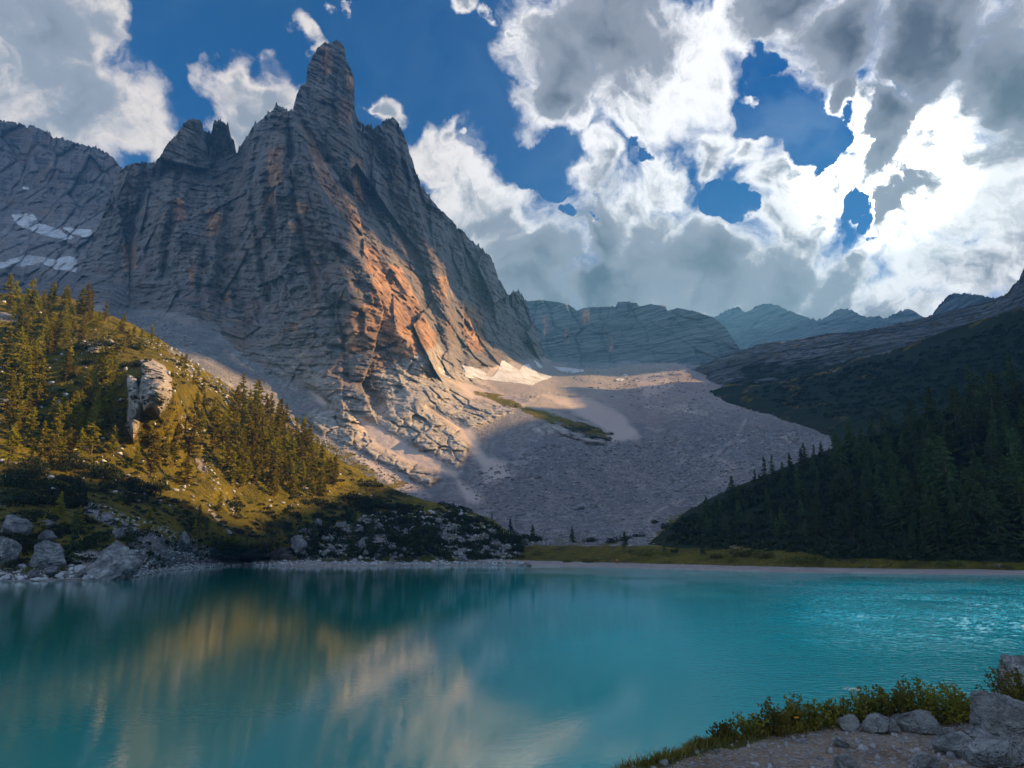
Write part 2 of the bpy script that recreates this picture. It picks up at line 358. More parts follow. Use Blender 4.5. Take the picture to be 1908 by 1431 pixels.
# ---- the massif with the talus and the valley floor below it, down to the far shore
SHORE = pl([(-80,1083),(0,1082),(160,1081),(235,1078),(300,1064),(380,1056),(450,1052),(560,1054),(700,1053),(850,1052),(930,1052),(1100,1056),(1300,1061),(1500,1066),(1700,1069),(2020,1072)])
M_TOP = pl([(100,600),(128,560),(150,505),(175,440),(200,380),(222,318),(245,305),(290,303),(312,270),(335,240),(350,226),(362,221),(374,224),(383,245),(392,246),(400,224),(412,224),(424,236),(436,262),(441,290),
 (452,268),(470,238),(500,212),(515,198),(527,200),(534,208),(546,204),(552,180),(560,162),(572,155),(572,128),(580,112),(590,90),(606,80),(628,78),(636,76),(642,90),(644,112),(654,130),(661,150),(661,172),(656,190),(662,210),(670,228),(682,232),
 (698,240),(706,234),(722,221),(738,222),(748,240),(757,262),(768,300),(778,330),(800,368),(825,395),(850,420),(880,450),(905,470),(915,480),(930,520),(945,548),(952,548),(954,544),(972,545),(980,565),(996,600),(1008,640),(1018,668),(1060,684),(1120,688),(1190,678),(1260,676),(1290,690),(1350,712),(1420,745),(1500,775),(1580,800),(1700,830),(2020,830)])
M_DEPTH = rbf([(620,85,835),(560,180,805),(665,180,850),(520,210,790),(450,300,805),(390,240,860),(340,240,850),(420,280,880),(735,225,900),(790,350,930),(850,430,960),(930,530,1010),(1000,640,1060),
 (575,260,770),(610,400,720),(680,500,690),(740,590,650),(800,690,600),(250,320,850),(160,500,850),(250,560,740),(430,600,690),(430,450,750),(330,450,760),(700,350,830),(760,450,840),(820,560,810),(870,660,770),(930,660,860),
 (430,670,600),(560,720,570),(640,760,520),(700,860,450),(800,930,400),(850,900,420),(830,800,500),(900,760,570),(900,1000,330),(1100,980,340),(1300,960,340),(1000,860,450),(1200,850,480),(1400,830,480),(1550,810,520),(1300,760,620),
 (1130,790,560),(1000,740,640),(950,705,740),(1100,710,850),(1020,685,1000),(1150,690,1000),(1260,690,950),(1330,735,760),(1700,860,480),(1900,860,480),(1700,980,280),(1900,980,260),
 wpt(900,1053),wpt(1200,1059),wpt(1500,1066),wpt(1900,1071),wpt(1900,1050,1.2),wpt(1600,1048,1.4),(900,1025,290),(1200,1028,225),(1500,1030,205),(1200,1000,290),(1500,1000,270),
 (200,570,640),(300,620,610),(400,700,520),(200,700,540),(0,600,650),(100,900,400),(400,900,380),(100,1040,300),(500,1040,290)])
GULLY = [([(268,310),(262,380),(240,450),(236,540)],16,7),([(330,330),(318,420),(300,520)],14,7),([(480,260),(470,340),(480,450),(500,560)],15,7),([(535,230),(540,330),(560,440),(590,560)],14,6),([(572,170),(590,230),(610,300)],10,6),([(740,240),(752,320),(780,400)],12,6),([(380,470),(372,540),(380,600)],12,7),([(442,290),(430,360),(425,440),(410,560)],26,14),([(388,250),(392,300),(398,340)],16,8),([(662,215),(682,300),(690,380),(720,450)],30,15),([(690,245),(715,330),(750,430),(790,520),(812,620),(830,690)],26,14),
 ([(552,210),(585,270),(640,340),(680,400)],18,10),([(600,480),(612,560),(640,640),(650,700)],10,6),([(845,430),(850,540),(860,680)],24,12),([(945,550),(965,600),(985,660)],18,8),([(470,620),(440,560),(436,470)],14,8),
 ([(625,80),(630,130),(622,200)],6,5),([(600,100),(604,160)],5,5),([(300,300),(250,400),(215,520)],10,10),([(500,330),(505,420),(540,520)],8,8),([(770,330),(800,430),(830,520)],12,9),([(650,700),(700,740),(720,790)],8,8),([(605,640),(660,660),(720,650),(740,640)],10,4)]
RIDGE = [([(548,210),(562,300),(600,380),(630,450),(680,500),(730,590),(790,680)],24,12),([(735,235),(780,380),(820,500),(840,600)],22,14),([(640,110),(655,160),(650,240),(665,330)],14,12),([(575,340),(600,420),(640,520),(660,620)],14,9),
 ([(360,225),(345,320),(300,420)],16,16),([(905,475),(930,600),(940,670)],22,16),([(225,320),(200,430),(160,540)],14,16),([(510,205),(500,300),(480,420)],12,16),([(700,430),(740,520),(790,590),(815,680)],16,9),([(590,850),(600,790),(660,800)],0,9)]
CLIFFBASE = pl([(0,570),(130,565),(220,572),(330,580),(400,610),(445,655),(520,700),(600,735),(640,775),(700,770),(770,740),(820,700),(870,692),(960,672),(1010,666),(1040,640),(1300,640)])
SLABS = [[(560,770),(620,745),(680,760),(690,800),(672,838),(640,830),(600,808)],[(600,735),(700,760),(800,690),(870,690),(940,740),(1000,740),(955,770),(870,800),(878,830),(850,880),(800,905),(760,890),(700,860),(670,830)],
 [(690,700),(820,640),(850,700),(900,740),(860,760),(760,800)],[(1040,780),(1100,770),(1140,800),(1130,830),(1060,820),(990,800)],[(480,745),(540,770),(560,800),(520,790)],[(1450,815),(1480,800),(1490,822),(1470,826)],
 [(1180,755),(1270,750),(1330,765),(1320,775),(1240,768)]]
FANS = [[(800,760),(880,800),(905,850),(935,862),(960,885),(905,900),(898,870),(860,810)],[(840,880),(870,905),(900,925),(895,943),(870,935),(855,910)],[(640,750),(720,800),(860,880),(850,895),(750,860),(690,830)],
 [(1100,740),(1160,770),(1195,815),(1130,828),(1120,800),(1010,735)],[(820,700),(900,720),(1100,790),(1000,760),(880,745)],[(580,730),(630,750),(600,760)],[(640,830),(740,880),(800,925),(760,920),(690,880)],[(1180,700),(1240,690),(1260,720),(1200,745)]]
SNOWS = [[(862,681),(878,684),(898,690),(906,697),(912,692),(925,674),(940,672),(955,682),(968,690),(975,680),(985,678),(992,688),(1003,694),(1032,702),(1012,708),(992,717),(965,714),(930,710),(895,706),(868,703)],
 [(815,682),(828,688),(846,701),(838,706),(820,697)],[(1030,682),(1060,686),(1096,690),(1070,694),(1045,692)],[(992,668),(1012,684),(1005,686)],[(1150,704),(1166,705),(1160,709),(1148,708)],[(1160,697),(1172,698),(1165,701)]]
CONE = [[(905,700),(918,678),(926,671),(934,674),(928,690),(918,702)]]
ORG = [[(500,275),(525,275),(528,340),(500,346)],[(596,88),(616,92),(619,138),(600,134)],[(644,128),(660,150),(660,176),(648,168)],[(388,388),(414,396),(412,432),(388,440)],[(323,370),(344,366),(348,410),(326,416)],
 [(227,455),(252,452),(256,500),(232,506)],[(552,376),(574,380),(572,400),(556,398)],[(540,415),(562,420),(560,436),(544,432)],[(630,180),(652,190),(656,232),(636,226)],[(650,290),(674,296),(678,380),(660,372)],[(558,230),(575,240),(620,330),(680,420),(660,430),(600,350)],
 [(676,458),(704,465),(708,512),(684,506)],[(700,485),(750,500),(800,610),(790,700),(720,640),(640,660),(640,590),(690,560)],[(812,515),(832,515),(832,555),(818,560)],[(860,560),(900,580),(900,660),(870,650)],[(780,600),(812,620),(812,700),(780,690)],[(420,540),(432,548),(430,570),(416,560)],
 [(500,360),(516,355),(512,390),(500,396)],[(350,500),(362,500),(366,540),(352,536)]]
def m_disp(px, py, P, v):
    wall = 1 - sstep(-25, 25, py - CLIFFBASE(px)); wob = 9 * fbm(P, 30, 4)
    d = 0
    wpx = px + 9 * fbm(P, 40, 4, seed=2); wpy = py + 6 * fbm(P, 40, 4, seed=5)
    for pts, a, w in GULLY: d = d + a * np.exp(-(line_d(wpx, wpy, pts) / w) ** 2)
    for pts, a, w in RIDGE: d = d - a * np.maximum(0, 1 - line_d(wpx, wpy, pts) / (2.2 * w))
    X = P[..., 0] + P[..., 1] * .35; Z = P[..., 2]
    w1 = 10 * fbm(P, 45, 4, seed=1); w2 = 10 * fbm(P, 45, 4, seed=4)
    f = 0
    for sc, a, asp, sd_ in ((80, 36, 2.6, 1), (26, 11, 1.7, 2), (11, 4.6, .8, 3), (5.0, 1.8, .6, 4)):
        c, e = cells((X + w1 * .4) / sc, (Z + w2 * .3 + .08 * X) / (sc * asp), sd_); f = f + a * c
    # strata: ledges stepping back
    st = Z + .10 * X + 8 * fbm(P, 90, 3, seed=6) + 9 * fbm(np.stack([Z, Z * 0, Z * 0], -1), 22, 3, .6, seed=14) ; q = st / 13.0; led = (q - np.floor(q)); f = f + 4.2 * (led ** 2) * np.maximum(0, .5 + 1.5 * fbm(P, 70, 4, .6, seed=8))
    q = st / 4.3; led = (q - np.floor(q)); f = f + 2.0 * led ** 2 * np.maximum(0, .7 + 1.2 * fbm(P, 40, 3, seed=18))
    f = f - 14 * fbm(P, 110, 5, .55, ridge=True, stretch=(1, 1, 3.2), seed=9) - 5 * fbm(P, 34, 5, .6, ridge=True, stretch=(1, 1, 5), seed=7) - 1.6 * fbm(P, 8, 3, .65, stretch=(1, 1, 1.6), seed=27)
    slab = pmask(px, py, SLABS, 8, wob) * (1 - pmask(px, py, FANS, 10, wob * .6)) * sstep(.78, .66, .5 + .5 * fbm(P, 55, 3, seed=41))
    wp = P + np.stack([w1, w2, w1 * 0], -1)
    sl = -8 * fbm(wp, 40, 5, .6, seed=3) - 5 * slab
    sl = sl - 3.2 * fbm(wp, 13, 4, .65, ridge=True, stretch=(1.5, 1.5, .7), seed=33)
    c, e = cells((X + w1) / 14, (P[..., 1] + Z + w2) / 30, 7); sl = sl + 5.5 * c + 2.5 * np.exp(-(e / .1) ** 2)
    c, e = cells((X - w1) / 5.5, (P[..., 1] + Z - w2) / 12, 9); sl = sl + 2.2 * c
    gnd = -5 * fbm(P, 90, 5, .5, seed=11) - 2.2 * fbm(P, 14, 4, .6, seed=12)
    # moraine hummocks on the upper valley floor
    hum = sstep(830, 730, py) * sstep(900, 1050, px); gnd = gnd - hum * 26 * fbm(P, 110, 4, .5, ridge=True, seed=13)
    near = sstep(1045, 960, py); gnd = gnd * (.06 + .94 * near)
    g = gnd * (1 - slab) + sl * slab
    return wall * (d + f) + (1 - wall) * g
def m_masks(px, py, P, v):
    wob = 10 * fbm(P, 26, 5, .6, seed=21); wall = 1 - sstep(-8, 8, py - CLIFFBASE(px) + wob)
    slab = pmask(px, py, SLABS, 6, wob) * (1 - pmask(px, py, FANS, 10, wob * .6)) * sstep(.78, .66, .5 + .5 * fbm(P, 55, 3, seed=41))
    scree = (1 - wall) * (1 - slab); pale = np.maximum(slab, wall * sstep(90, 10, CLIFFBASE(px) - py) * sstep(430, 560, px) * sstep(900, 820, px) * .6); tan = np.maximum(pmask(px, py, FANS, 8, wob * .8), pmask(px, py, CONE, 3)) * .9
    tan = np.maximum(tan, .35 * sstep(800, 740, py) * (1 - wall) * sstep(650, 750, px))
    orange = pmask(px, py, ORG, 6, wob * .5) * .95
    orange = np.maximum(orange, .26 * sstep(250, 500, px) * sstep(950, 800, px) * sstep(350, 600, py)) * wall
    snow = pmask(px, py, SNOWS, 2.0, wob * .35) * (1 - pmask(px, py, CONE, 2.5, 0))
    meadow = sstep(1012, 1022, py + wob * .3) * sstep(1053, 1048, py - (SHORE(px) - 1056)) * sstep(905, 960, px + wob)
    grass = .80 * pmask(px, py, [[(880,728),(930,738),(1000,762),(1060,778),(1120,798),(1142,826),(1095,808),(1010,778),(940,756)]], 9, wob * 1.2)
    grass = np.maximum(grass, .5 * pmask(px, py, [[(560,790),(640,840),(760,900),(740,930),(600,860)],[(440,735),(560,775),(600,800),(500,780)]], 8, wob))
    grass = np.maximum(grass, .9 * meadow)
    grass = np.maximum(grass, .42 * sstep(975, 1010, py) * sstep(1500, 1100, px) * (1 - sstep(1045, 1052, py)))
    grass = np.maximum(grass, .55 * pmask(px, py, [[(1240,960),(1330,930),(1330,1020),(1200,1010),(1230,985)]], 10, wob))
    path = np.exp(-(line_d(px + wob * .2, py, [(1390,780),(1372,815),(1330,850),(1368,870),(1340,890),(1300,915),(1262,935),(1230,950),(1212,965),(1208,985),(1222,1000),(1300,1008),(1400,1026)]) / 3.0) ** 2)
    path = path * sstep(-.6, .4, fbm(P, 12, 3, seed=71)); tan = np.maximum(tan, path * .6); grass = grass * (1 - path)
    beach = sstep(1046, 1050, py - (SHORE(px) - 1057)); tan = np.maximum(tan, beach * .45) ; grass = grass * (1 - beach)
    tan = np.maximum(tan, .7 * pmask(px, py, [[(1080,1018),(1180,1016),(1150,1026),(1090,1026)],[(1210,1000),(1330,1010),(1450,1028),(1330,1024),(1230,1016)]], 4, wob * .3) ); 
    tan = np.where(scree > .5, tan, pale); shrub = .34 * sstep(780, 800, py) * pmask(px, py, [[(1030,770),(1090,775),(1145,800),(1140,825),(1060,815)]], 6, wob)
    return packm(px.shape, orange=orange, grass=grass, snow=snow, scree=scree, tan=tan, shrub=shrub)
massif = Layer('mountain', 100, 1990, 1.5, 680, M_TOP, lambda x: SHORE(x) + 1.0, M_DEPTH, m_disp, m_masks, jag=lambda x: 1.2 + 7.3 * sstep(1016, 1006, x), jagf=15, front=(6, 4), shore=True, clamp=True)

# ---- the near grass hill on the left
A_TOP = pl([(-90,540),(0,547),(60,548),(130,554),(175,578),(240,600),(310,640),(350,668),(400,702),(440,728),(480,750),(560,806),(620,846),(660,872),(700,896),(760,922),(800,934),(860,948),(920,968),(955,1000),(975,1035),(990,1052)])
A_DEPTH = rbf([wpt(-60,1083),wpt(0,1082),wpt(160,1081),wpt(240,1078),wpt(300,1064),wpt(450,1052),wpt(600,1053),wpt(850,1052),wpt(960,1052),(0,548,335),(-80,545,320),(130,555,335),(310,640,325),(400,702,325),(560,806,335),(700,895,330),(860,947,320),(940,1000,290),
 (0,900,192),(150,900,205),(300,905,232),(450,940,262),(600,950,285),(750,970,290),(0,1000,135),(150,1010,140),(300,1020,165),(450,1020,225),(300,720,232),(265,730,238),(240,770,240),(0,750,255),(150,750,250),(450,850,275),(350,800,262),(330,700,270),(200,640,285)])
CRAG = [[(262,672),(285,668),(305,680),(320,705),(322,735),(308,765),(296,775),(283,758),(268,765),(258,740),(262,700)],[(236,700),(256,705),(262,760),(258,800),(248,822),(236,800),(238,750)],[(150,640),(210,632),(225,650),(165,660)],[(0,740),(22,742),(15,760),(0,762)],
 [(-5,578),(30,585),(35,600),(0,600)]]
def a_disp(px, py, P, v):
    k = sstep(0, .10, v)
    crag = pmask(px, py, CRAG[:3], 9, 9 * fbm(P, 9, 4)); X = P[..., 0]; Z = P[..., 2]
    c, e = cells((X + 3 * fbm(P, 9, 3)) / 7, (Z * .8 + X * .3 + 2 * fbm(P, 8, 3, seed=2)) / 3.0, 5)
    c2, e2 = cells(X / 2.6, (Z + X * .3) / 1.2, 6)
    d = -7 * fbm(P, 60, 5, .5) - 3 * fbm(P, 12, 4, .55, seed=2) - .7 * fbm(P, 2.5, 3, .6, seed=3)
    rub = sstep(985, 1010, py) * sstep(520, 560, px) * 1.0
    d = d - crag * 9 + crag * (2.0 * c + .8 * c2 + .8 * np.exp(-(e / .12) ** 2)) - rub * 2.2 * np.abs(fbm(P, 5, 3, .6))
    return k * d
def a_masks(px, py, P, v):
    wob = 9 * fbm(P, 14, 5, .6, seed=31)
    crag = pmask(px, py, CRAG, 3, wob * .9)
    below = sstep(0, 40, py - np.interp(px, [-50,150,300,450,600,700,850,950], [1000,1000,985,1005,985,930,950,990]) + wob * 2)
    scree = np.maximum(crag * 0, below * .8)
    grass = 1.05 * (1 - crag) * (1 - .62 * below)
    ridge = sstep(52, 14, py - A_TOP(px) + wob) * sstep(250, 330, px) * sstep(640, 560, px); grass = grass - .45 * ridge; scree = np.maximum(scree, ridge)
    gul = sstep(-.5, .5, fbm(P, 9, 4, .7, seed=61) + .1) * np.exp(-(line_d(px + wob * 1.3, py, [(335,770),(350,830),(400,905),(440,960)]) / 8) ** 2) + .8 * np.exp(-(line_d(px + wob * .4, py, [(390,950),(430,995)]) / 7) ** 2)
    strip = np.exp(-(line_d(px + wob, py, [(160,945),(240,985),(330,1030),(420,1046)]) / 16) ** 2)
    grass = grass - .8 * gul - .85 * strip; scree = np.maximum(scree, np.clip(gul + strip, 0, 1))
    beach = sstep(.05, .012, v + wob * .001) * sstep(240, 300, px); grass = grass * (1 - beach); tan = beach * .35; scree = np.maximum(scree, beach)
    shrub = .0 + .22 * sstep(860, 930, py) + .08
    shrub = shrub * (1 - crag) * (1 - beach) * (1 - np.clip(strip + gul, 0, 1))
    return packm(px.shape, grass=np.clip(grass, 0, 1.2), scree=scree, tan=np.maximum(tan, crag), shrub=shrub)
hillL = Layer('hillside', -90, 990, 1.6, 420, A_TOP, lambda x: SHORE(x) + 1.5, A_DEPTH, a_disp, a_masks, jag=2.0, jagf=16, front=(6, 4), seed=4, shore=True)

# ---- right: forest spur
F_TOP = pl([(1190,1030),(1240,985),(1280,952),(1350,915),(1440,880),(1520,848),(1600,815),(1700,782),(1800,748),(1908,712),(2040,668)])
F_BOT = pl([(1190,1032),(1300,1040),(1400,1042),(1600,1048),(1908,1056),(2040,1058)])
F_DEPTH = rbf([(1250,1012,250),(1300,1040,225),(1450,1042,205),wpt(1600,1048,1.6),wpt(1908,1057,1.0),wpt(2030,1059,.9),(1280,952,300),(1440,880,310),(1600,815,315),(1908,712,300),(2030,670,290),(1400,980,262),(1600,960,238),(1800,960,215),(1800,850,262),(2000,900,230)])
def f_disp(px, py, P, v): return sstep(0, .1, v) * (-5 * fbm(P, 50, 5) - 3.2 * np.abs(fbm(P, 9, 4, .6, seed=2)))
def f_masks(px, py, P, v):
    return packm(px.shape, grass=.8 + 0 * px, shrub=1.0 * sstep(0, .06, v) + .15, scree=sstep(.04, 0, v) * .6)
hillR = Layer('forest_hill', 1190, 2040, 2.4, 200, F_TOP, F_BOT, F_DEPTH, f_disp, f_masks, jag=3, jagf=10, front=(4, 2), seed=7)

# ---- right: dark mid slope, pale rocky upper slope
G1_TOP = pl([(1320,730),(1360,716),(1420,718),(1480,706),(1550,690),(1600,668),(1660,655),(1720,632),(1800,604),(1908,572),(2040,530)])
G1 = Layer('dark_hill', 1320, 2040, 2.0, 200, G1_TOP, pl([(1320,738),(1380,760),(1470,790),(1580,830),(2040,900)]),
  rbf([(1320,734,745),(1400,760,640),(1500,800,540),(1600,830,480),(2040,880,420),(1400,718,720),(1550,690,690),(1720,632,650),(1908,572,600),(2040,530,560),(1700,750,540),(1900,720,500)]),
  lambda px, py, P, v: sstep(0, .1, v) * (-16 * fbm(P, 90, 5) - 4 * np.abs(fbm(P, 18, 4, .6, seed=2))),
  lambda px, py, P, v: packm(px.shape, grass=.62 + 0 * px, scree=.5, shrub=.62 + .2 * sstep(1400, 1800, px) + 0 * px - .3 * sstep(.92, 1, v)), jag=3, jagf=20, seed=9)
G2_TOP = pl([(1280,692),(1310,680),(1350,662),(1420,640),(1480,634),(1540,622),(1600,618),(1660,606),(1740,588),(1800,572),(1850,558),(1878,546),(1888,530),(1897,524),(1905,505),(1925,470),(1980,430),(2040,410)])
G2 = Layer('rocky_hill', 1280, 2040, 1.8, 240, G2_TOP, pl([(1280,700),(1330,740),(1400,760),(1500,750),(1700,720),(2040,640)]),
  rbf([(1280,700,960),(1340,740,760),(1400,760,700),(1310,680,980),(1420,640,960),(1540,622,940),(1700,600,930),(1850,556,920),(1908,510,900),(2040,410,880),(1500,700,780),(1700,660,740),(2040,600,680)]),
  lambda px, py, P, v: sstep(0, .06, v) * (-22 * fbm(P, 130, 5, .55) - 8 * fbm(P, 26, 5, .6, ridge=True, stretch=(1.6, 1, .5), seed=2)),
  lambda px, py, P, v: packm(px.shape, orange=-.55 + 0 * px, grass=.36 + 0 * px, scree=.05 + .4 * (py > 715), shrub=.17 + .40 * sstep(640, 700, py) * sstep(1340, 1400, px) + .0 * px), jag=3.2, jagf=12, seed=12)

# ---- far walls and peaks
def far_disp(a, s):
    def f(px, py, P, v):
        X = P[..., 0] + .3 * P[..., 1]; Z = P[..., 2]; c, e = cells((X + 12 * fbm(P, 60, 3)) / (s * .8), Z / (s * 2.2), 3); c2, e2 = cells(X / (s * .3), Z / (s * .5), 4)
        return a * (1.2 * c + .4 * c2 + .5 * np.exp(-(e / .1) ** 2)) - a * 1.2 * fbm(P, s * 3, 4, .55, ridge=True, stretch=(1, 1, 3)) + sstep(.35, 0, v) * -a * 2
    return f
H1 = Layer('far_cliff', 960, 1410, 1.5, 150, pl([(960,556),(985,561),(1010,559),(1040,563),(1060,568),(1076,579),(1090,573),(1148,571),(1150,563),(1168,562),(1186,565),(1192,571),(1212,567),(1240,570),(1243,580),(1262,574),(1295,580),(1330,592),(1350,608),(1368,635),(1382,655),(1392,672),(1410,690)]),
  pl([(960,700),(1410,705)]), rbf([(960,560,1850),(1200,565,1640),(1380,640,1420),(960,680,1720),(1200,690,1500),(1410,700,1290)]), far_disp(14, 60),
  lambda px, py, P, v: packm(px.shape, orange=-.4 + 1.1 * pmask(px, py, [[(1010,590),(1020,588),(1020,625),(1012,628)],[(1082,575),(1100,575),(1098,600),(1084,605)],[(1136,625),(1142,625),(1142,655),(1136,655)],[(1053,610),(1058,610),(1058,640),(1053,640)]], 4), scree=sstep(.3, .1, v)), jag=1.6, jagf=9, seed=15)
H2 = Layer('far_peaks', 1300, 1860, 1.8, 110, pl([(1300,596),(1330,592),(1345,583),(1366,574),(1376,571),(1388,582),(1396,580),(1410,570),(1428,566),(1448,568),(1462,576),(1480,583),(1500,590),(1520,597),(1542,590),(1556,579),(1568,575),(1585,577),(1602,586),(1618,592),(1636,588),(1650,594),(1668,584),(1688,576),(1700,578),(1715,588),(1740,600),(1860,620)]),
  pl([(1300,700),(1860,700)]), rbf([(1300,590,2950),(1580,575,2450),(1860,620,2050),(1300,700,2800),(1860,700,1900)]), far_disp(20, 90),
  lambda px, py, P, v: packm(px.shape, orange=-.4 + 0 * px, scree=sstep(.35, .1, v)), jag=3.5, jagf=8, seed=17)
H3 = Layer('far_summit', 1725, 1920, 1.8, 60, pl([(1725,600),(1738,584),(1752,566),(1768,550),(1780,546),(1790,549),(1800,545),(1812,549),(1835,551),(1850,556),(1920,560)]),
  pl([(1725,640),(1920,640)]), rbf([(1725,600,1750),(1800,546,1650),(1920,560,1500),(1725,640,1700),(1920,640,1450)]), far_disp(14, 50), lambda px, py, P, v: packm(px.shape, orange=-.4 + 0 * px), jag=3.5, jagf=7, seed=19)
def l_masks(px, py, P, v):
    wob = 5 * fbm(P, 40, 4) + 16 * fbm(P, 30, 5, .65, seed=44)
    snow = pmask(px, py, [[(22,402),(60,400),(75,415),(110,428),(150,445),(120,448),(80,436),(40,425)],[(-80,490),(0,490),(50,474),(90,482),(60,492),(0,500),(-80,510)],[(80,488),(130,478),(146,480),(140,506),(112,504),(90,498)],[(118,424),(170,430),(165,444),(130,436)],[(155,436),(170,436),(165,442),(154,442)],[(40,346),(56,350),(54,354),(42,352)]], 2, wob * .5)
    band = sstep(385, 410, py) * sstep(520, 500, py)
    return packm(px.shape, snow=snow, orange=.15 + 0 * px, scree=.55 * band * sstep(0, 3, wob), tan=.3 * band)
L1 = Layer('background_cliff', -90, 300, 1.6, 240, pl([(-90,215),(0,224),(35,228),(42,234),(60,234),(92,248),(96,254),(150,268),(170,275),(176,272),(200,285),(216,300),(225,312),(260,350),(300,380)]),
  pl([(-90,640),(300,640)]), rbf([(-90,215,1230),(60,235,1230),(225,310,1180),(300,380,1150),(-90,395,1150),(100,395,1130),(250,400,1100),(-90,490,980),(100,500,980),(250,500,950),(-90,640,880),(300,640,850)]),
  lambda px, py, P, v: far_disp(11, 40)(px, py, P, v) - 6 * fbm(P, 30, 4, .6, ridge=True, stretch=(2, 2, .6)) * sstep(360, 420, py), l_masks, jag=5, jagf=12, seed=22)

# ------------------------------------------------------------------ water and lake bed
def water():
    m = bpy.data.materials.new('glacial water'); m.use_nodes = True; t = NT(m.node_tree); t.n.clear()
    out = t.node('ShaderNodeOutputMaterial'); bs = t.node('ShaderNodeBsdfPrincipled'); t.l.new(bs.outputs[0], out.inputs[0])
    P = t.node('ShaderNodeTexCoord').outputs['Object']
    n = t.noise(P, .012, 3, .5)
    xyz = t.node('ShaderNodeSeparateXYZ'); t.l.new(P, xyz.inputs[0])
    shallow = t.ramp(xyz.outputs[1], 40, 14)
    c = t.mix(t.ramp(n, .35, .65), (0.0, 0.58, 0.53), (0.0, 0.84, 0.84)); dark_west = t.ramp(t.math('DIVIDE', xyz.outputs[0], t.math('MAXIMUM', xyz.outputs[1], 1.0)), .20, -.25); c = t.mix(t.math('MULTIPLY', dark_west, .95), c, (0.0, 0.15, 0.115)); c = t.mix(t.math('MULTIPLY', shallow, .7), c, (0.05, 0.34, 0.30))  # left side darkened in the base colour so the hill reflection shows
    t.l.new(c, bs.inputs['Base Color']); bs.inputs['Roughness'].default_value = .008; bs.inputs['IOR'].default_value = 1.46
    gust = t.math('MULTIPLY', t.ramp(xyz.outputs[0], -14, 10, .12, 1), t.ramp(t.noise(t.mapping(P, (1, .55, 1), (0, 0, .3)), .016, 3, .55), .42, .62))
    east = t.ramp(t.math('DIVIDE', xyz.outputs[0], t.math('MAXIMUM', xyz.outputs[1], 1.0)), .12, .5)
    g = t.math('MAXIMUM', gust, east)
    r = t.noise(t.mapping(P, (1, 1.5, 1)), 2.6, 3, .6); r2 = t.noise(P, .45, 2, .5); r3 = t.noise(P, 9, 2, .5)
    h = t.math('MULTIPLY_ADD', r, t.math('MULTIPLY_ADD', g, .7, .02), t.math('MULTIPLY', r2, t.math('MULTIPLY_ADD', g, .4, .05)))
    pm = t.math('MULTIPLY', t.math('MULTIPLY', t.ramp(t.math('DIVIDE', xyz.outputs[0], t.math('MAXIMUM', xyz.outputs[1], 1.0)), .34, .52), t.ramp(xyz.outputs[1], 26, 42)), t.ramp(xyz.outputs[1], 125, 62))
    pm = t.math('MULTIPLY', pm, t.ramp(t.noise(P, .09, 3, .5), .3, .6)); chop = t.ramp(t.noise(t.mapping(P, (1, 1.5, 1)), 1.9, 3, .6), .48, .80)
    h = t.math('ADD', h, t.math('MULTIPLY', r3, .03)); h = t.math('ADD', h, t.math('MULTIPLY', chop, t.math('MULTIPLY', pm, 2.0)))
    t.l.new(t.bump(h, 1.0, .05), bs.inputs['Normal'])
    xs = np.concatenate([np.linspace(-2600, -60, 24), np.arange(-40, 1950, 1.7), np.linspace(1965, 4200, 24)]); ys = np.concatenate([[1034, 1038, 1042], np.arange(1045, 1262, .55), np.arange(1263, 1440, 2.0), [1460, 1500, 1560, 1650, 1800, 2000, 2400, 3200, 4800]])
    PX, PY = np.meshgrid(xs, ys); Pw_ = at(PX, PY, np.minimum(water_h(PX, PY), 330)); X, Y = Pw_[..., 0], Pw_[..., 1]; q = np.stack([X, Y, X * 0], -1)
    pm = sstep(.30, .56, X / np.maximum(Y, 1) + .10 * fbm(q, 25, 3)) * sstep(27, 44, Y) * sstep(140, 60, Y) * sstep(-.45, .35, fbm(q * np.array([1, .6, 1]), 7, 4, seed=3))
    Pw_[..., 2] = pm * (.15 * fbm(q, .5, 3, .6, seed=5) + .10 * fbm(q, 1.3, 2, seed=6))
    a, b = X.shape; idx = np.arange(a * b).reshape(a, b); F = np.stack([idx[1:, :-1], idx[1:, 1:], idx[:-1, 1:], idx[:-1, :-1]], -1).reshape(-1, 4)
    mesh_obj('lake_water', Pw_, F, m, kind='structure', smooth=True)
    V = [(-1490, -550, -3), (1580, -550, -3), (1580, 3290, -3), (-1490, 3290, -3)]
    n_ = 4; z = np.zeros((4, 3)); z2 = np.zeros((4, 3)); z2[:, 0] = 1
    mesh_obj('ground', V, [(0, 1, 2, 3)], M_TERR, {'m1': z, 'm2': z2}, kind='structure')
water()
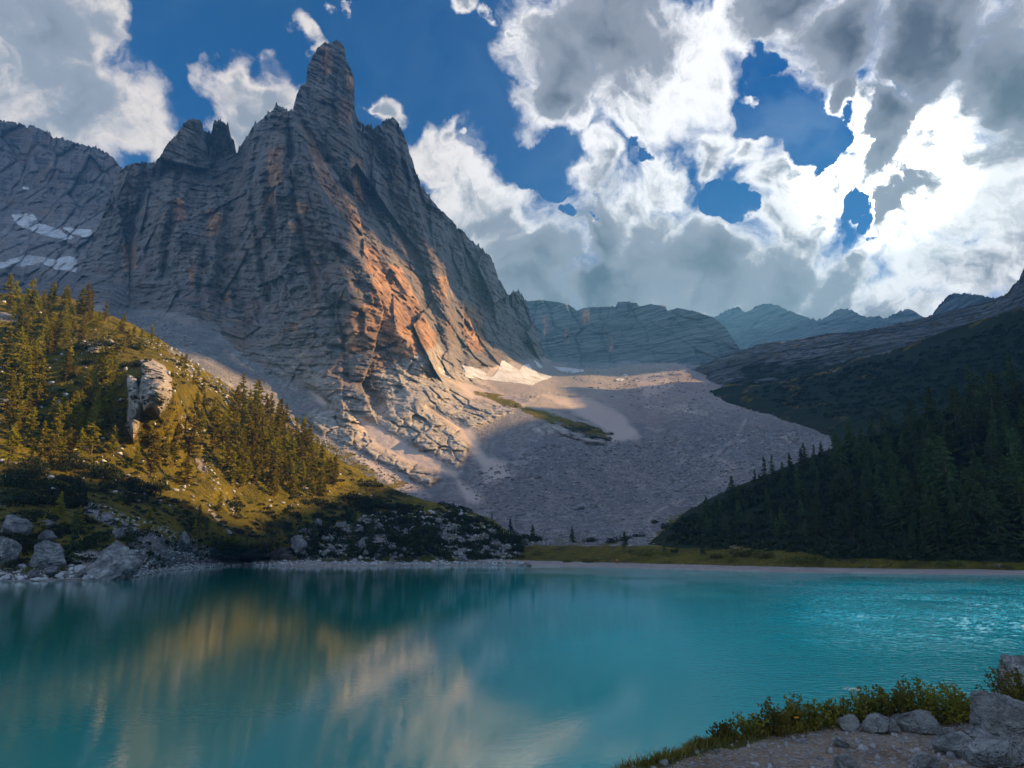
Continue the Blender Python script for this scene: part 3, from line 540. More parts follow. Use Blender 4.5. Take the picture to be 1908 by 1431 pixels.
# ------------------------------------------------------------------ added out of view to shade the valley: a shaped ridge and a cloud bank
s_ = np.array(SDIR)
def onto(P, X0): return P + s_ * ((X0 - P[0]) / s_[0])
def shade_ridge():  # unseen ridge, crest shaped to the wanted lower shadow edge
    X0 = 700.0
    tg = [(hillL, 0, 872), (hillL, 150, 884), (hillL, 300, 925), (hillL, 430, 968), (hillL, 600, 930), (hillL, 700, 905), (massif, 780, 905), (massif, 860, 820), (massif, 935, 765), (massif, 1010, 775), (massif, 1140, 760)]
    pr = sorted([(float(q[1]), float(q[2])) for q in (onto(l.pos(x, y), X0) for l, x, y in tg)])
    print('RIDGE', [(round(a), round(b)) for a, b in pr])
    ys_ = np.array([-500, -100] + [a for a, b in pr] + [pr[-1][0] + 60, pr[-1][0] + 200]); zs_ = np.array([pr[0][1] - 20, pr[0][1] - 10] + [b for a, b in pr] + [pr[-1][1] - 60, 40])
    zs_ = np.maximum(zs_, np.interp(ys_, [640, 700, 755, 905, 960], [0, 350, 452, 456, 40]));
    k_ = ys_[:-2] < 855
    ys_, zs_ = np.concatenate([ys_[:-2][k_], [860, 900, 1000]]), np.concatenate([zs_[:-2][k_], [452, 230, 20]])
    ys = np.arange(-500, 1000, 5.0); u = np.linspace(0, 1, 60)
    zc = np.interp(ys, ys_, zs_) + 7 * fbm(np.stack([ys / 60, ys * 0, ys * 0], -1), 1, 5, .6) + 5 * fbm(np.stack([ys / 9, ys * 0 + 3, ys * 0], -1), 1, 3, .6)
    U, Y = np.meshgrid(np.concatenate([u, 1 + u[1:] * .6]), ys, indexing='ij')
    X = np.where(U <= 1, np.maximum(170, Y * .79 + 20) + (X0 - np.maximum(170, Y * .79 + 20)) * U, X0 + (U - 1) * 500)
    prof = np.where(U <= 1, U ** 1.25, 1 - (U - 1) * 1.2); P = np.stack([X, Y, np.broadcast_to(zc, X.shape) * prof], -1)
    P[..., 2] += np.sin(np.clip(U, 0, 1) * math.pi) * (-12 * fbm(P, 70, 5)) - 2
    n, k = X.shape; idx = np.arange(n * k).reshape(n, k); F = np.stack([idx[:-1, :-1], idx[1:, :-1], idx[1:, 1:], idx[:-1, 1:]], -1).reshape(-1, 4)
    m1, m2 = packm(X.shape, grass=.6, shrub=.6, scree=.3)
    mesh_obj('shade_hills', P, F, M_TERR, {'m1': m1.reshape(-1, 3), 'm2': m2.reshape(-1, 3)}, kind='structure')
shade_ridge()
def shade_cloud():  # unseen opaque cloud, underside shaped to the wanted upper shadow edge
    X0 = 1800.0
    tg = [(massif, 300, 640), (massif, 430, 668), (massif, 560, 700), (massif, 630, 640), (massif, 640, 480), (massif, 650, 360), (massif, 720, 360), (massif, 800, 480)]
    pr = [(float(q[1]), float(q[2])) for q in (onto(l.pos(x, y), X0) for l, x, y in tg)] + [(float(q[1]), float(q[2]) + 60) for q in (onto(hillL.pos(x, y), X0) for x, y in ((0, 560), (300, 650)))]
    mx = max(a for a, b in pr); pr = sorted(pr) + [(mx + 60, 760.), (mx + 180, 800.), (mx + 420, 800.), (mx + 650, 560.), (mx + 1100, 500.)]; print('CLOUD', [(round(a), round(b)) for a, b in pr])
    m = bpy.data.materials.new('opaque shade cloud'); m.use_nodes = True; b = m.node_tree.nodes['Principled BSDF']
    b.inputs['Base Color'].default_value = (.8, .8, .8, 1); b.inputs['Roughness'].default_value = 1; b.inputs['Specular IOR Level'].default_value = 0
    y0 = min(a for a, b in pr) - 250; ys = np.arange(y0, 1861, 9.0); zb = np.interp(ys, [a for a, b in pr], [b for a, b in pr])
    ph = np.linspace(0, 2 * math.pi, 72, endpoint=False); PHI, Y = np.meshgrid(ph, ys, indexing='ij')
    ZB = np.broadcast_to(zb, Y.shape); ht = 460.0; c = np.cos(PHI); s2 = np.sin(PHI)
    end = np.clip(np.minimum(Y - y0, 1860 - Y) / 200, 0, 1) ** .5
    Z = ZB + ht + s2 * ht * end; X = X0 + np.maximum(Y - 1350, 0) * .8 + 190 * c * end; P = np.stack([X, Y, Z], -1)
    n = fbm(P, 150, 5, .55) * 55 + 14 * np.abs(fbm(P, 40, 4, .6)); P[..., 0] += n * c; P[..., 2] += n * s2 * 1.0
    a, k = Y.shape; idx = np.arange(a * k).reshape(a, k); nx = np.roll(idx, -1, 0)
    F = np.stack([idx[:, :-1], nx[:, :-1], nx[:, 1:], idx[:, 1:]], -1).reshape(-1, 4)
    mesh_obj('shade_clouds', P, F, m, smooth=True, kind='structure')
shade_cloud()

# ------------------------------------------------------------------ materials of the things
def simple_mat(name, ca, cb, scale=3.0, rough=.85, bumpd=0.0, transl=0.0, detail=5, stretch=(1, 1, 1), rnd=False, cc=None):
    m = bpy.data.materials.new(name); m.use_nodes = True; t = NT(m.node_tree); t.n.clear()
    out = t.node('ShaderNodeOutputMaterial'); bs = t.node('ShaderNodeBsdfPrincipled')
    P = t.mapping(t.node('ShaderNodeTexCoord').outputs['Object'], stretch); n = t.noise(P, scale, detail, .62)
    c = t.mix(t.ramp(n, .36, .64), ca, cb)
    if cc: c = t.mix(t.ramp(t.noise(P, scale * 3.1, 4, .6), .55, .68), c, cc)
    if rnd:
        oi = t.node('ShaderNodeObjectInfo').outputs['Random']; hs = t.node('ShaderNodeHueSaturation'); t.put(hs.inputs['Color'], c)
        t.put(hs.inputs['Value'], t.math('MULTIPLY_ADD', oi, .7, .65)); t.put(hs.inputs['Hue'], t.math('MULTIPLY_ADD', oi, .04, .48)); c = hs.outputs[0]
    t.l.new(c, bs.inputs['Base Color']); bs.inputs['Roughness'].default_value = rough; bs.inputs['Specular IOR Level'].default_value = .2
    if bumpd: t.l.new(t.bump(t.noise(P, scale * 2.3, 7, .7), 1.0, bumpd), bs.inputs['Normal'])
    sh = bs.outputs[0]
    if transl:
        tr = t.node('ShaderNodeBsdfTranslucent'); t.l.new(c, tr.inputs[0]); mx = t.node('ShaderNodeMixShader'); mx.inputs[0].default_value = transl
        t.l.new(sh, mx.inputs[1]); t.l.new(tr.outputs[0], mx.inputs[2]); sh = mx.outputs[0]
    t.l.new(sh, out.inputs[0]); return m
M_BARK = simple_mat('larch bark', (.06, .045, .035), (.14, .105, .08), 6, stretch=(1, 1, .3))
M_LARCH = simple_mat('sun toned larch needles', (.12, .118, .008), (.30, .235, .014), 5, transl=.35, rnd=True)  # sunlight put into the colour: golden copy of the shared needle green
M_SPRUCE = simple_mat('shade toned conifer needles', (.036, .058, .020), (.085, .115, .036), 5, transl=.25, rnd=True)  # shade put into the colour: darker copy of the same needle green
M_DWARF = simple_mat('dwarf pine needles', (.012, .020, .008), (.032, .044, .014), 4, transl=.2, rnd=True)
M_WILLOW = simple_mat('willow scrub leaves', (.065, .075, .014), (.16, .145, .026), 4, transl=.3, rnd=True)
M_LEAF = simple_mat('yellowing bush leaves', (.080, .082, .012), (.22, .18, .025), 3, transl=.35, cc=(.22, .15, .02), rnd=True)
M_BLADE = simple_mat('rim grass', (.10, .095, .016), (.23, .18, .035), 1.5, transl=.3, cc=(.22, .17, .06))

def rock_mat(name, scale=1.0, a=(.18, .185, .20), b=(.46, .46, .46), dark=(.04, .04, .045)):
    m = bpy.data.materials.new(name); m.use_nodes = True; t = NT(m.node_tree); t.n.clear()
    out = t.node('ShaderNodeOutputMaterial'); bs = t.node('ShaderNodeBsdfPrincipled'); t.l.new(bs.outputs[0], out.inputs[0])
    P = t.vec('SCALE', t.node('ShaderNodeTexCoord').outputs['Object'], scale=scale)
    w = t.vec('ADD', P, t.vec('SCALE', t.noise(P, 2.0, 4, .6, col=True), scale=.5))
    n = t.noise(w, 2.2, 8, .65); s2 = t.noise(t.mapping(w, (.5, .5, 3.2), (.4, .25, 0)), 2.6, 7, .7)
    c = t.mix(t.ramp(n, .35, .65), a, b); c = t.mix(t.ramp(s2, .52, .70, 0, .75), c, dark)
    c = t.mix(t.ramp(t.noise(P, 14, 4, .7), .55, .75, 0, .5), c, (.5, .48, .45))
    t.l.new(c, bs.inputs['Base Color']); bs.inputs['Roughness'].default_value = .88; bs.inputs['Specular IOR Level'].default_value = .2
    cr = t.ramp(t.voro(t.mapping(w, (1, 1, 1.7), (.3, .2, 0)), 2.2, 'DISTANCE_TO_EDGE'), 0, .06, -.8, 0)
    h = t.math('ADD', t.math('ADD', t.math('MULTIPLY', s2, 1.2), t.noise(P, 9, 8, .72)), cr)
    t.l.new(t.bump(h, 1.0, .09 if scale > 1 else .5), bs.inputs['Normal']); return m
M_ROCK = rock_mat('pale limestone', 1.0)
M_ROCKF = rock_mat('grey limestone close', 1.6, (.21, .205, .20), (.48, .465, .44), (.06, .06, .06))

# ------------------------------------------------------------------ shapes
def cards(C, size, rng, flat=0.0, asp=1.6, axis=None):
    """leaf-sized triangles/quads at centres C; axis: optional preferred long direction"""
    n = len(C); a = rng.normal(size=(n, 3)); 
    if axis is not None: a = a * .45 + axis
    a[:, 2] *= (1 - flat); a /= np.linalg.norm(a, axis=1)[:, None] + 1e-9
    b = np.cross(a, rng.normal(size=(n, 3))); b /= np.linalg.norm(b, axis=1)[:, None] + 1e-9
    s = (size * rng.uniform(.6, 1.4, n))[:, None] if np.isscalar(size) else size[:, None]
    V = np.stack([C - a * s * asp * .5, C + b * s * .5, C + a * s * asp * .6, C - b * s * .5], 1).reshape(-1, 3)
    return V, np.arange(n * 4).reshape(n, 4)
def tube(pts, rad, k=6):
    pts = np.array(pts, float); V = []
    for p, r in zip(pts, rad):
        for i in range(k): V.append((p[0] + r * math.cos(6.2832 * i / k), p[1] + r * math.sin(6.2832 * i / k), p[2]))
    F = [(j * k + i, j * k + (i + 1) % k, (j + 1) * k + (i + 1) % k, (j + 1) * k + i) for j in range(len(pts) - 1) for i in range(k)]
    return np.array(V), np.array(F)
def conifer_mesh(seed, kind, mat, width=.17, dens=1.0):
    """unit-height conifer: returns trunk mesh and crown mesh (limbs carry hanging needle sprays)"""
    rng = np.random.default_rng(seed); lean = rng.normal(size=2) * .02
    zz = np.linspace(0, .97, 9); tp = [(lean[0] * z * z + .004 * math.sin(z * 9 + seed), lean[1] * z * z, z - .02) for z in zz]
    tv, tf = tube(tp, [.016 * (1 - z) ** .8 + .0016 for z in zz])
    C = []; AX = []; SZ = []; nb = int((95 if kind == 'larch' else 120) * dens); LV = []; LF = []; base = rng.uniform(.06, .16)
    gapd = rng.uniform(0, 6.28); 
    for i in range(nb):
        z = base + (1 - base) * (rng.uniform() ** .85) * .99; ang = rng.uniform(0, 6.283)
        prof = (1 - z) ** (.75 if kind == 'larch' else .9) * (1 if z > .22 else .55 + 2 * z)
        L = width * prof * rng.uniform(.55, 1.25) * (1 + .25 * math.cos(ang - gapd)) + .010
        d = np.array([math.cos(ang), math.sin(ang), 0]); up = rng.uniform(.05, .35) if kind == 'larch' else rng.uniform(-.35, .05)
        o = np.array([lean[0] * z * z, lean[1] * z * z, z]); m = max(3, int(L / .0085)); tt = np.linspace(.12, 1, m)
        p = o + d * (L * tt)[:, None]; p[:, 2] += L * up * tt - L * .45 * tt ** 2 + (L * .30 * tt ** 3)
        k = 4
        for _ in range(k):
            q = p + rng.normal(size=p.shape) * np.array([.008, .008, .005]); q[:, 2] -= rng.uniform(0, .010, len(q)); C.append(q)
            AX.append(np.broadcast_to(d * .9 + np.array([0, 0, -.5]), q.shape)); SZ.append(np.full(len(q), .0135) * rng.uniform(.6, 1.5, len(q)))
        if L > .04:
            e = p[-1]; q = np.array([o, o + d * .002 + [0, 0, .003], e, e - [0, 0, .0015]]); LV.append(q)
    C = np.concatenate(C); cv, cf = cards(C, np.concatenate(SZ), rng, axis=np.concatenate(AX), asp=2.2)
    top = np.array([[lean[0], lean[1], z] for z in np.linspace(.9, 1.0, 10)]); c2, f2 = cards(top, .010, rng, axis=np.array([0, 0, 1.5]), asp=2.2)
    cf = np.concatenate([cf, f2 + len(cv)]); cv = np.concatenate([cv, c2])
    if LV: lv = np.concatenate(LV); lf = np.arange(len(lv)).reshape(-1, 4); tf = np.concatenate([tf, lf + len(tv)]); tv = np.concatenate([tv, lv])
    return tv, tf, cv, cf
def me_of(o):
    me = o.data; bpy.data.objects.remove(o); return me
LIB = {}
for kind, mat, n in (('larch', M_LARCH, 6), ('spruce', M_SPRUCE, 6)):
    for i in range(n):
        tv, tf, cv, cf = conifer_mesh(100 + i + (50 if kind == 'spruce' else 0), kind, mat, width=[.18, .23, .20, .25, .16, .21][i] * (1 if kind == 'larch' else 1.1), dens=[1, 1.1, .8, 1.2, .9, 1][i])
        LIB[kind, i] = (me_of(mesh_obj('trunk', tv, tf, M_BARK)), me_of(mesh_obj('crown', cv, cf, mat)))
def bush_mesh(seed, n=700, flat=.45, size=.05, lumps=7):
    rng = np.random.default_rng(seed); C = []
    for i in range(lumps):
        c = np.array([rng.uniform(-.6, .6), rng.uniform(-.5, .5), rng.uniform(.02, flat * .6)]); r = rng.uniform(.25, .5)
        v = rng.normal(size=(n // lumps, 3)); v /= np.linalg.norm(v, axis=1)[:, None]; v *= (r * rng.uniform(.55, 1.08, n // lumps) ** .5)[:, None] * np.array([1, 1, flat * 1.3]); C.append(c + v)
    C = np.concatenate(C); C[:, 2] = np.abs(C[:, 2]); 
    cv, cf = cards(C, size, rng, axis=np.array([0, 0, .6]), asp=1.8)
    st = []; 
    for i in range(6):
        a = i * 1.05 + rng.uniform(0, .5); e = np.array([math.cos(a) * .4, math.sin(a) * .4, flat * .6]); st.append([[-.02, 0, -.05], [.02, 0, -.05], e + [.01, 0, 0], e - [.01, 0, 0]])
    sv = np.array(st).reshape(-1, 3); return sv, np.arange(len(sv)).reshape(-1, 4), cv, cf
for kind, mat in (('dwarf', M_DWARF), ('willow', M_WILLOW)):
    for i in range(5):
        sv, sf, cv, cf = bush_mesh(300 + i + (9 if kind == 'willow' else 0), 900, [.5, .42, .6, .38, .5][i])
        LIB[kind, i] = (me_of(mesh_obj('stem', sv, sf, M_BARK)), me_of(mesh_obj('foliage', cv, cf, mat)))
def icosphere(sub):
    p = (1 + 5 ** .5) / 2; V = [(-1, p, 0), (1, p, 0), (-1, -p, 0), (1, -p, 0), (0, -1, p), (0, 1, p), (0, -1, -p), (0, 1, -p), (p, 0, -1), (p, 0, 1), (-p, 0, -1), (-p, 0, 1)]
    F = [(0, 11, 5), (0, 5, 1), (0, 1, 7), (0, 7, 10), (0, 10, 11), (1, 5, 9), (5, 11, 4), (11, 10, 2), (10, 7, 6), (7, 1, 8), (3, 9, 4), (3, 4, 2), (3, 2, 6), (3, 6, 8), (3, 8, 9), (4, 9, 5), (2, 4, 11), (6, 2, 10), (8, 6, 7), (9, 8, 1)]
    V = [np.array(v) / np.linalg.norm(v) for v in V]
    for _ in range(sub):
        mid = {}; nf = []
        def mp(a, b):
            k = (min(a, b), max(a, b))
            if k not in mid: m = V[a] + V[b]; V.append(m / np.linalg.norm(m)); mid[k] = len(V) - 1
            return mid[k]
        for a, b, c in F: x, y, z = mp(a, b), mp(b, c), mp(c, a); nf += [(a, x, z), (b, y, x), (c, z, y), (x, y, z)]
        F = nf
    return np.array(V), np.array(F)
ICO = {i: icosphere(i) for i in (1, 3, 4, 6)}
def rock_shape(seed, sub, cuts=11, rough=.06, fine=0.0, lo=.52, hi=.85):
    rng = np.random.default_rng(seed); V, F = ICO[sub]; V = V.copy()
    N = rng.normal(size=(cuts, 3)); N /= np.linalg.norm(N, axis=1)[:, None]; D = rng.uniform(lo, hi, cuts)
    r = np.ones(len(V))
    for n, d in zip(N, D):
        c = V @ n; r = np.minimum(r, np.where(c > .15, d / np.maximum(c, .15), 9))
    P = V * r[:, None]
    if rough: P = P * (1 + rough * fbm(P + seed, .5, 5, .6))[:, None]
    if fine:
        P = P * (1 + fine * fbm(P + seed, .22, 5, .6, ridge=True, stretch=(1, 1, .5)))[:, None]
    return P, F
for i in range(8):
    P, F = rock_shape(500 + i, 4, 18, .12, .17); LIB['rock', i] = me_of(mesh_obj('boulder', P, F, M_ROCK))

# ------------------------------------------------------------------ placing
rng = np.random.default_rng(5)
def thing(name, label, cat, loc, rz=0, sc=1.0, group=None):
    o = bpy.data.objects.new(name, None); COL.objects.link(o); o.location = [float(v) for v in loc]; o.rotation_euler = (0, 0, rz)
    o.scale = sc if isinstance(sc, tuple) else (sc,) * 3; o.empty_display_size = .3; o['label'] = label; o['category'] = cat
    if group: o['group'] = group
    return o
def part(name, me, root):
    o = bpy.data.objects.new(name, me); COL.objects.link(o); o.parent = root; return o
def tree(layer, px, py, hpx, kind, label, group, name=None, wide=1.0):
    p = layer.pos(px, py); h = math.hypot(p[0], p[1]); H = hpx / FPX * h * .93 * rng.uniform(.75, 1.12); i = int(rng.integers(6))
    o = thing('larch_tree' if kind == 'larch' else 'conifer_tree', label, 'tree', p - np.array([0, 0, .02 * H]), rng.uniform(0, 6.28), (H * wide, H * wide, H), group)
    part('trunk', LIB[kind, i][0], o); part('crown', LIB[kind, i][1], o); return o
def bush(layer, px, py, wpx, kind, label, group, tall=1.0):
    p = layer.pos(px, py); h = math.hypot(p[0], p[1]); S = wpx / FPX * h * .55; i = int(rng.integers(5))
    o = thing('dwarf_pine' if kind == 'dwarf' else 'willow_bush', label, 'shrub', p - np.array([0, 0, .05]), rng.uniform(0, 6.28), (S, S, S * tall), group)
    part('stem', LIB[kind, i][0], o); part('foliage', LIB[kind, i][1], o); return o
def in_poly(poly, n, mind, rng=rng, pts=None):
    P = np.array(poly, float); out = pts if pts is not None else []; k0 = len(out); tries = 0
    while len(out) - k0 < n and tries < n * 60:
        tries += 1; x = rng.uniform(P[:, 0].min(), P[:, 0].max()); y = rng.uniform(P[:, 1].min(), P[:, 1].max())
        if poly_sd(np.array([x]), np.array([y]), poly)[0] <= 0: continue
        if any((x - a) ** 2 + ((y - b) * 1.6) ** 2 < mind ** 2 for a, b in out): continue
        out.append((x, y))
    return out[k0:]
G_L = 'larches on the sunlit left slope'; G_R = 'conifers on the shaded right slope'
seen = []
for poly, n, mind, lo, hi, lab in [
    ([(382,800),(430,745),(500,765),(600,850),(650,885),(610,935),(500,925),(400,900)], 104, 9, 46, 74, 'golden green larch in the dense stand right of the pale crag'),
    ([(0,690),(140,650),(225,720),(235,850),(150,880),(0,870)], 60, 13, 50, 84, 'tall olive larch standing on the open slope left of the pale crag'),
    ([(0,575),(60,560),(170,580),(230,640),(120,665),(0,660)], 44, 11, 34, 56, 'small larch high on the left slope just under its skyline'),
    ([(245,830),(370,770),(390,880),(330,905),(250,880)], 14, 20, 50, 82, 'slim larch on the grass below the pale crag'),
    ([(335,680),(400,720),(470,765),(430,790),(350,750)], 8, 22, 26, 42, 'stunted larch beside the lit rubble edge of the left slope'),
    ([(160,590),(250,625),(330,665),(250,665),(170,640)], 9, 18, 28, 48, 'young larch between the skyline and the top of the crag'),
    ([(40,960),(300,940),(560,960),(560,1030),(200,1010),(60,1010)], 11, 40, 26, 48, 'dark young larch on the shaded foot of the left slope')]:
    for x, y in in_poly(poly, n, mind, pts=seen): tree(hillL, x, y, rng.uniform(lo, hi), 'larch', lab, G_L)
SINGLE = [(hillL, 15, 562, 52, 'pointed larch at the left end of the left slope skyline'), (hillL, 56, 566, 62, 'tallest larch on the skyline of the left slope'), (hillL, 95, 566, 42, 'larch on the left skyline just right of the tallest one'), (hillL, 120, 572, 46, 'larch with a broad top midway along the left slope skyline'),
 (hillL, 158, 588, 60, 'bushy larch where the left skyline starts to fall'), (hillL, 196, 598, 34, 'small larch on the falling skyline above the grey talus'), (hillL, 228, 610, 36, 'lone pointed larch on the falling skyline beside the talus'), (hillL, 262, 640, 40, 'dark larch close above the pale crag'),
 (hillL, 130, 1052, 100, 'tall dark larch between the shore boulders at far left'), (hillL, 238, 1012, 42, 'dark larch beside a pale rock above the big shore boulder'), (hillL, 655, 1042, 84, 'bushy dark tree on the shore slope near the square pale boulder'), (hillL, 585, 1030, 60, 'dark tree among white rubble left of the square pale boulder'),
 (hillL, 690, 1030, 62, 'brown green tree in the white rubble by the shore'), (hillL, 775, 1040, 82, 'tall dark tree rising from the middle of the white rubble'), (hillL, 800, 1030, 60, 'narrow dark tree at the right of the tallest rubble tree'), (hillL, 728, 1010, 44, 'small dark tree high in the white rubble'), (hillL, 345, 905, 54, 'bright larch on the grass under the stone gully'),
 (massif, 916, 982, 30, 'small lone conifer at the foot of the scree, first from the hill'), (massif, 950, 990, 28, 'small lone conifer at the foot of the scree, second from the hill'), (massif, 994, 1012, 44, 'lone conifer at the scree foot behind the left end of the meadow'), (massif, 1066, 1012, 36, 'lone slim conifer in pale stones behind the meadow'),
 (massif, 1165, 1020, 30, 'little conifer behind the middle of the meadow'), (massif, 1238, 1032, 30, 'conifer beside the footpath where it meets the meadow'), (massif, 1262, 1028, 26, 'tiny conifer just right of the footpath'), (massif, 1310, 1034, 34, 'young conifer at the edge of the dark forest spur')]
for l, x, y, h, lab in SINGLE: tree(l, x, y, h, 'larch' if l is hillL and y < 950 else 'spruce', lab, G_L if l is hillL else 'lone conifers behind the meadow', wide=1.15)
seen = []
for poly, n, mind, lo, hi, lab in [
    ([(1300,975),(1420,900),(1560,850),(1560,1000),(1420,1020),(1320,1020)], 34, 17, 34, 58, 'dim conifer on the low left end of the dark forest spur'),
    ([(1560,850),(1720,800),(1740,1020),(1560,1020)], 50, 15, 48, 82, 'dark conifer in the middle of the shaded forest slope'),
    ([(1720,810),(1990,720),(1990,900),(1740,920)], 54, 15, 62, 100, 'tall dark conifer high on the right side of the shaded slope'),
    ([(1720,930),(1990,900),(1990,1040),(1740,1035)], 36, 20, 72, 125, 'big dark conifer low on the shaded slope near the lake')]:
    for x, y in sorted(in_poly(poly, n, mind, pts=seen), key=lambda q: q[1]): tree(hillR, x, y, rng.uniform(lo, hi), 'spruce', lab, G_R, wide=1.12)
for k, (x, h) in enumerate([(1408,30),(1440,40),(1458,26),(1472,36),(1500,40),(1518,34),(1532,28),(1560,42),(1590,32),(1625,46),(1660,52),(1700,48),(1740,60),(1775,54),(1815,66),(1850,60),(1890,64)]):
    y = float(F_TOP(x)) + 10; tree(hillR, x, y, h, 'spruce', ['pointed conifer on the skyline of the forest spur above the scree', 'dark conifer on the high skyline of the forest spur'][x > 1600], G_R, wide=1.1)

G_D = 'dwarf pines on the lake slopes'; G_W = 'low bushes along the meadow and shore'
for poly, n, mind, lo, hi, lab in [
    ([(0,865),(150,870),(280,905),(330,940),(150,945),(0,935)], 34, 16, 34, 64, 'dark dwarf pine in the band below the sunlit larches'),
    ([(0,940),(190,960),(330,1000),(150,1060),(0,1060)], 26, 18, 24, 52, 'dark dwarf pine between the boulders at the left shore'),
    ([(330,930),(560,960),(560,1030),(340,1000)], 12, 30, 16, 34, 'small dwarf pine on the brown foot of the left slope'),
    ([(580,930),(700,900),(860,950),(970,1000),(960,1035),(800,1045),(580,1040)], 44, 17, 24, 58, 'dark dwarf pine in the white rubble by the lake'),
    ([(140,640),(260,640),(260,700),(150,720)], 9, 22, 26, 48, 'dark dwarf pine around the top of the pale crag'),
    ([(340,770),(400,760),(380,850),(350,840)], 6, 18, 18, 34, 'dark dwarf pine in the stony gully on the left slope')]:
    for x, y in in_poly(poly, n, mind, pts=[]): bush(hillL, x, y, rng.uniform(lo, hi), 'dwarf', lab, G_D, rng.uniform(.9, 1.5))
for x, y, w in [(930,1006,40),(970,1004,44),(1000,1008,36),(955,1020,22),(1165,1008,34),(1190,1000,26),(1140,1012,30),(1285,1012,26),(1258,1030,20),(1100,1010,30),(1245,985,30),(1220,975,22),(1300,990,30),(1270,1000,30)]:
    bush(massif, x, y, w, 'dwarf', 'dark dwarf pine on the stony ground behind the meadow', G_D, 1.1)
for x, y, w, lab in [(965,1040,30,'round green bush at the left end of the meadow'),(1000,1034,30,'low green bush at the left end of the meadow behind the round one'),(1058,1048,24,'flat dark bush on the meadow edge by the beach, leftmost'),(1102,1048,34,'flat dark bush on the meadow edge left of the person'),
 (1200,1036,40,'low bush behind the person on the meadow'),(1172,1030,28,'small bush on the meadow behind the person'),(1240,1034,26,'tiny bush by the path end'),(1360,1046,30,'small yellowish bush on the right of the meadow'),(1430,1040,46,'spreading bush near the pale bar of gravel'),
 (1490,1050,70,'big round dark green bush on the right part of the beach edge'),(1520,1050,60,'bright green bush joined to the big round one'),(1395,1036,60,'wide bush at the foot of the forest spur'),(1560,1048,50,'green bush right of the big round one'),(1640,1054,70,'dark broad bush near the right end of the beach'),(1600,1052,50,'mid green bush left of the dark broad one'),
 (1340,1040,40,'low scrub on the meadow below the spur'),(1700,1056,40,'small scrub by the right beach'),(1760,1056,50,'low scrub at the far right shore'),(1830,1058,50,'dim scrub under the right forest'),(1890,1060,50,'dim scrub at the right edge of the shore')]:
    bush(massif, x, y, w, 'willow', lab, G_W, .9)
for x, y, w in [(460,1048,40),(500,1050,20),(640,1046,36),(680,1047,34),(720,1046,30),(760,1047,40),(800,1047,44),(840,1046,30),(610,1046,30),(60,1066,40),(20,1062,40),(120,1064,30)]:
    bush(hillL, x, y, w, 'willow', 'olive bush at the waterline below the left hill', G_W, .9)

def boulder(layer, px, py, wpx, hpx, label, group=None, i=None, name='boulder', sink=.28):
    p = layer.pos(px, py); h = math.hypot(p[0], p[1]); w = wpx / FPX * h * .49; z = hpx / FPX * h * .54; i = int(rng.integers(8)) if i is None else i
    o = bpy.data.objects.new(name, LIB['rock', i]); COL.objects.link(o); o.location = p + np.array([0, 0, z * (1 - 2 * sink) * .7]); o.rotation_euler = (rng.uniform(-.2, .2), rng.uniform(-.2, .2), rng.uniform(0, 6.28)); o.scale = (w, w * .9, z)
    o['label'] = label; o['category'] = 'boulder'
    if group: o['group'] = group
    return o
for l, x, y, w, h, lab in [(hillL,26,994,56,36,'large blue grey boulder under the pines at the left edge'),(hillL,10,1042,44,48,'tall split boulder at the extreme left shore'),(hillL,88,1056,70,54,'wide block of pale rock left of the big shore boulder'),(hillL,85,1006,34,22,'smooth rounded pale rock behind the wide block'),
 (hillL,90,982,26,16,'small pale rock highest of the left shore group'),(hillL,204,1075,78,70,'biggest cracked boulder standing at the waterline left of centre'),(hillL,215,1040,44,36,'pointed block on top of the biggest shore boulder'),(hillL,155,1074,24,18,'rounded rock just left of the biggest shore boulder'),(hillL,62,1074,26,14,'low rock on the shore under the wide block'),
 (hillL,98,1070,32,18,'angular rock at the foot of the wide block'),(hillL,338,1013,28,25,'isolated blue grey boulder on the brown slope'),(hillL,220,1002,24,24,'pale rock beside a small dark larch'),(hillL,186,948,10,8,'tiny pale stone high on the brown slope'),(hillL,671,1025,30,28,'square pale boulder in the rubble above the shore'),
 (hillL,730,1051,20,15,'pale triangular rock at the waterline below the rubble'),(hillL,592,978,18,15,'pale rock on the grass above the white rubble'),(hillL,556,1022,34,30,'pale jagged rock group at the left of the white rubble'),(hillL,864,1046,20,18,'pale rock at the right end of the white rubble'),(massif,1075,948,30,12,'flat pale boulder lying out on the grey scree'),
 (massif,1110,945,16,9,'small grey boulder beside the flat one on the scree'),(massif,1478,820,26,18,'reddish boulder near the upper right end of the scree'),(massif,1000,890,14,9,'small boulder in the middle of the scree')]:
    boulder(l, x, y, w, h, lab, 'boulders round the lake')
G_B = 'pale boulders in the rubble above the shore'
for poly, n, lab in [([(560,990),(700,960),(860,960),(960,1010),(950,1040),(780,1045),(560,1040)], 70, 'white angular rock in the rubble above the far left shore'), ([(230,1030),(330,1035),(330,1068),(240,1072)], 18, 'pale stone in the pile right of the biggest shore boulder'),
    ([(5,960),(150,970),(160,1070),(5,1070)], 8, 'small blue grey rock among the left shore pines')]:
    for x, y in in_poly(poly, n, 9, pts=[]): w = rng.uniform(8, 18); boulder(hillL, x, y, w, w * rng.uniform(.6, .95), lab, G_B)

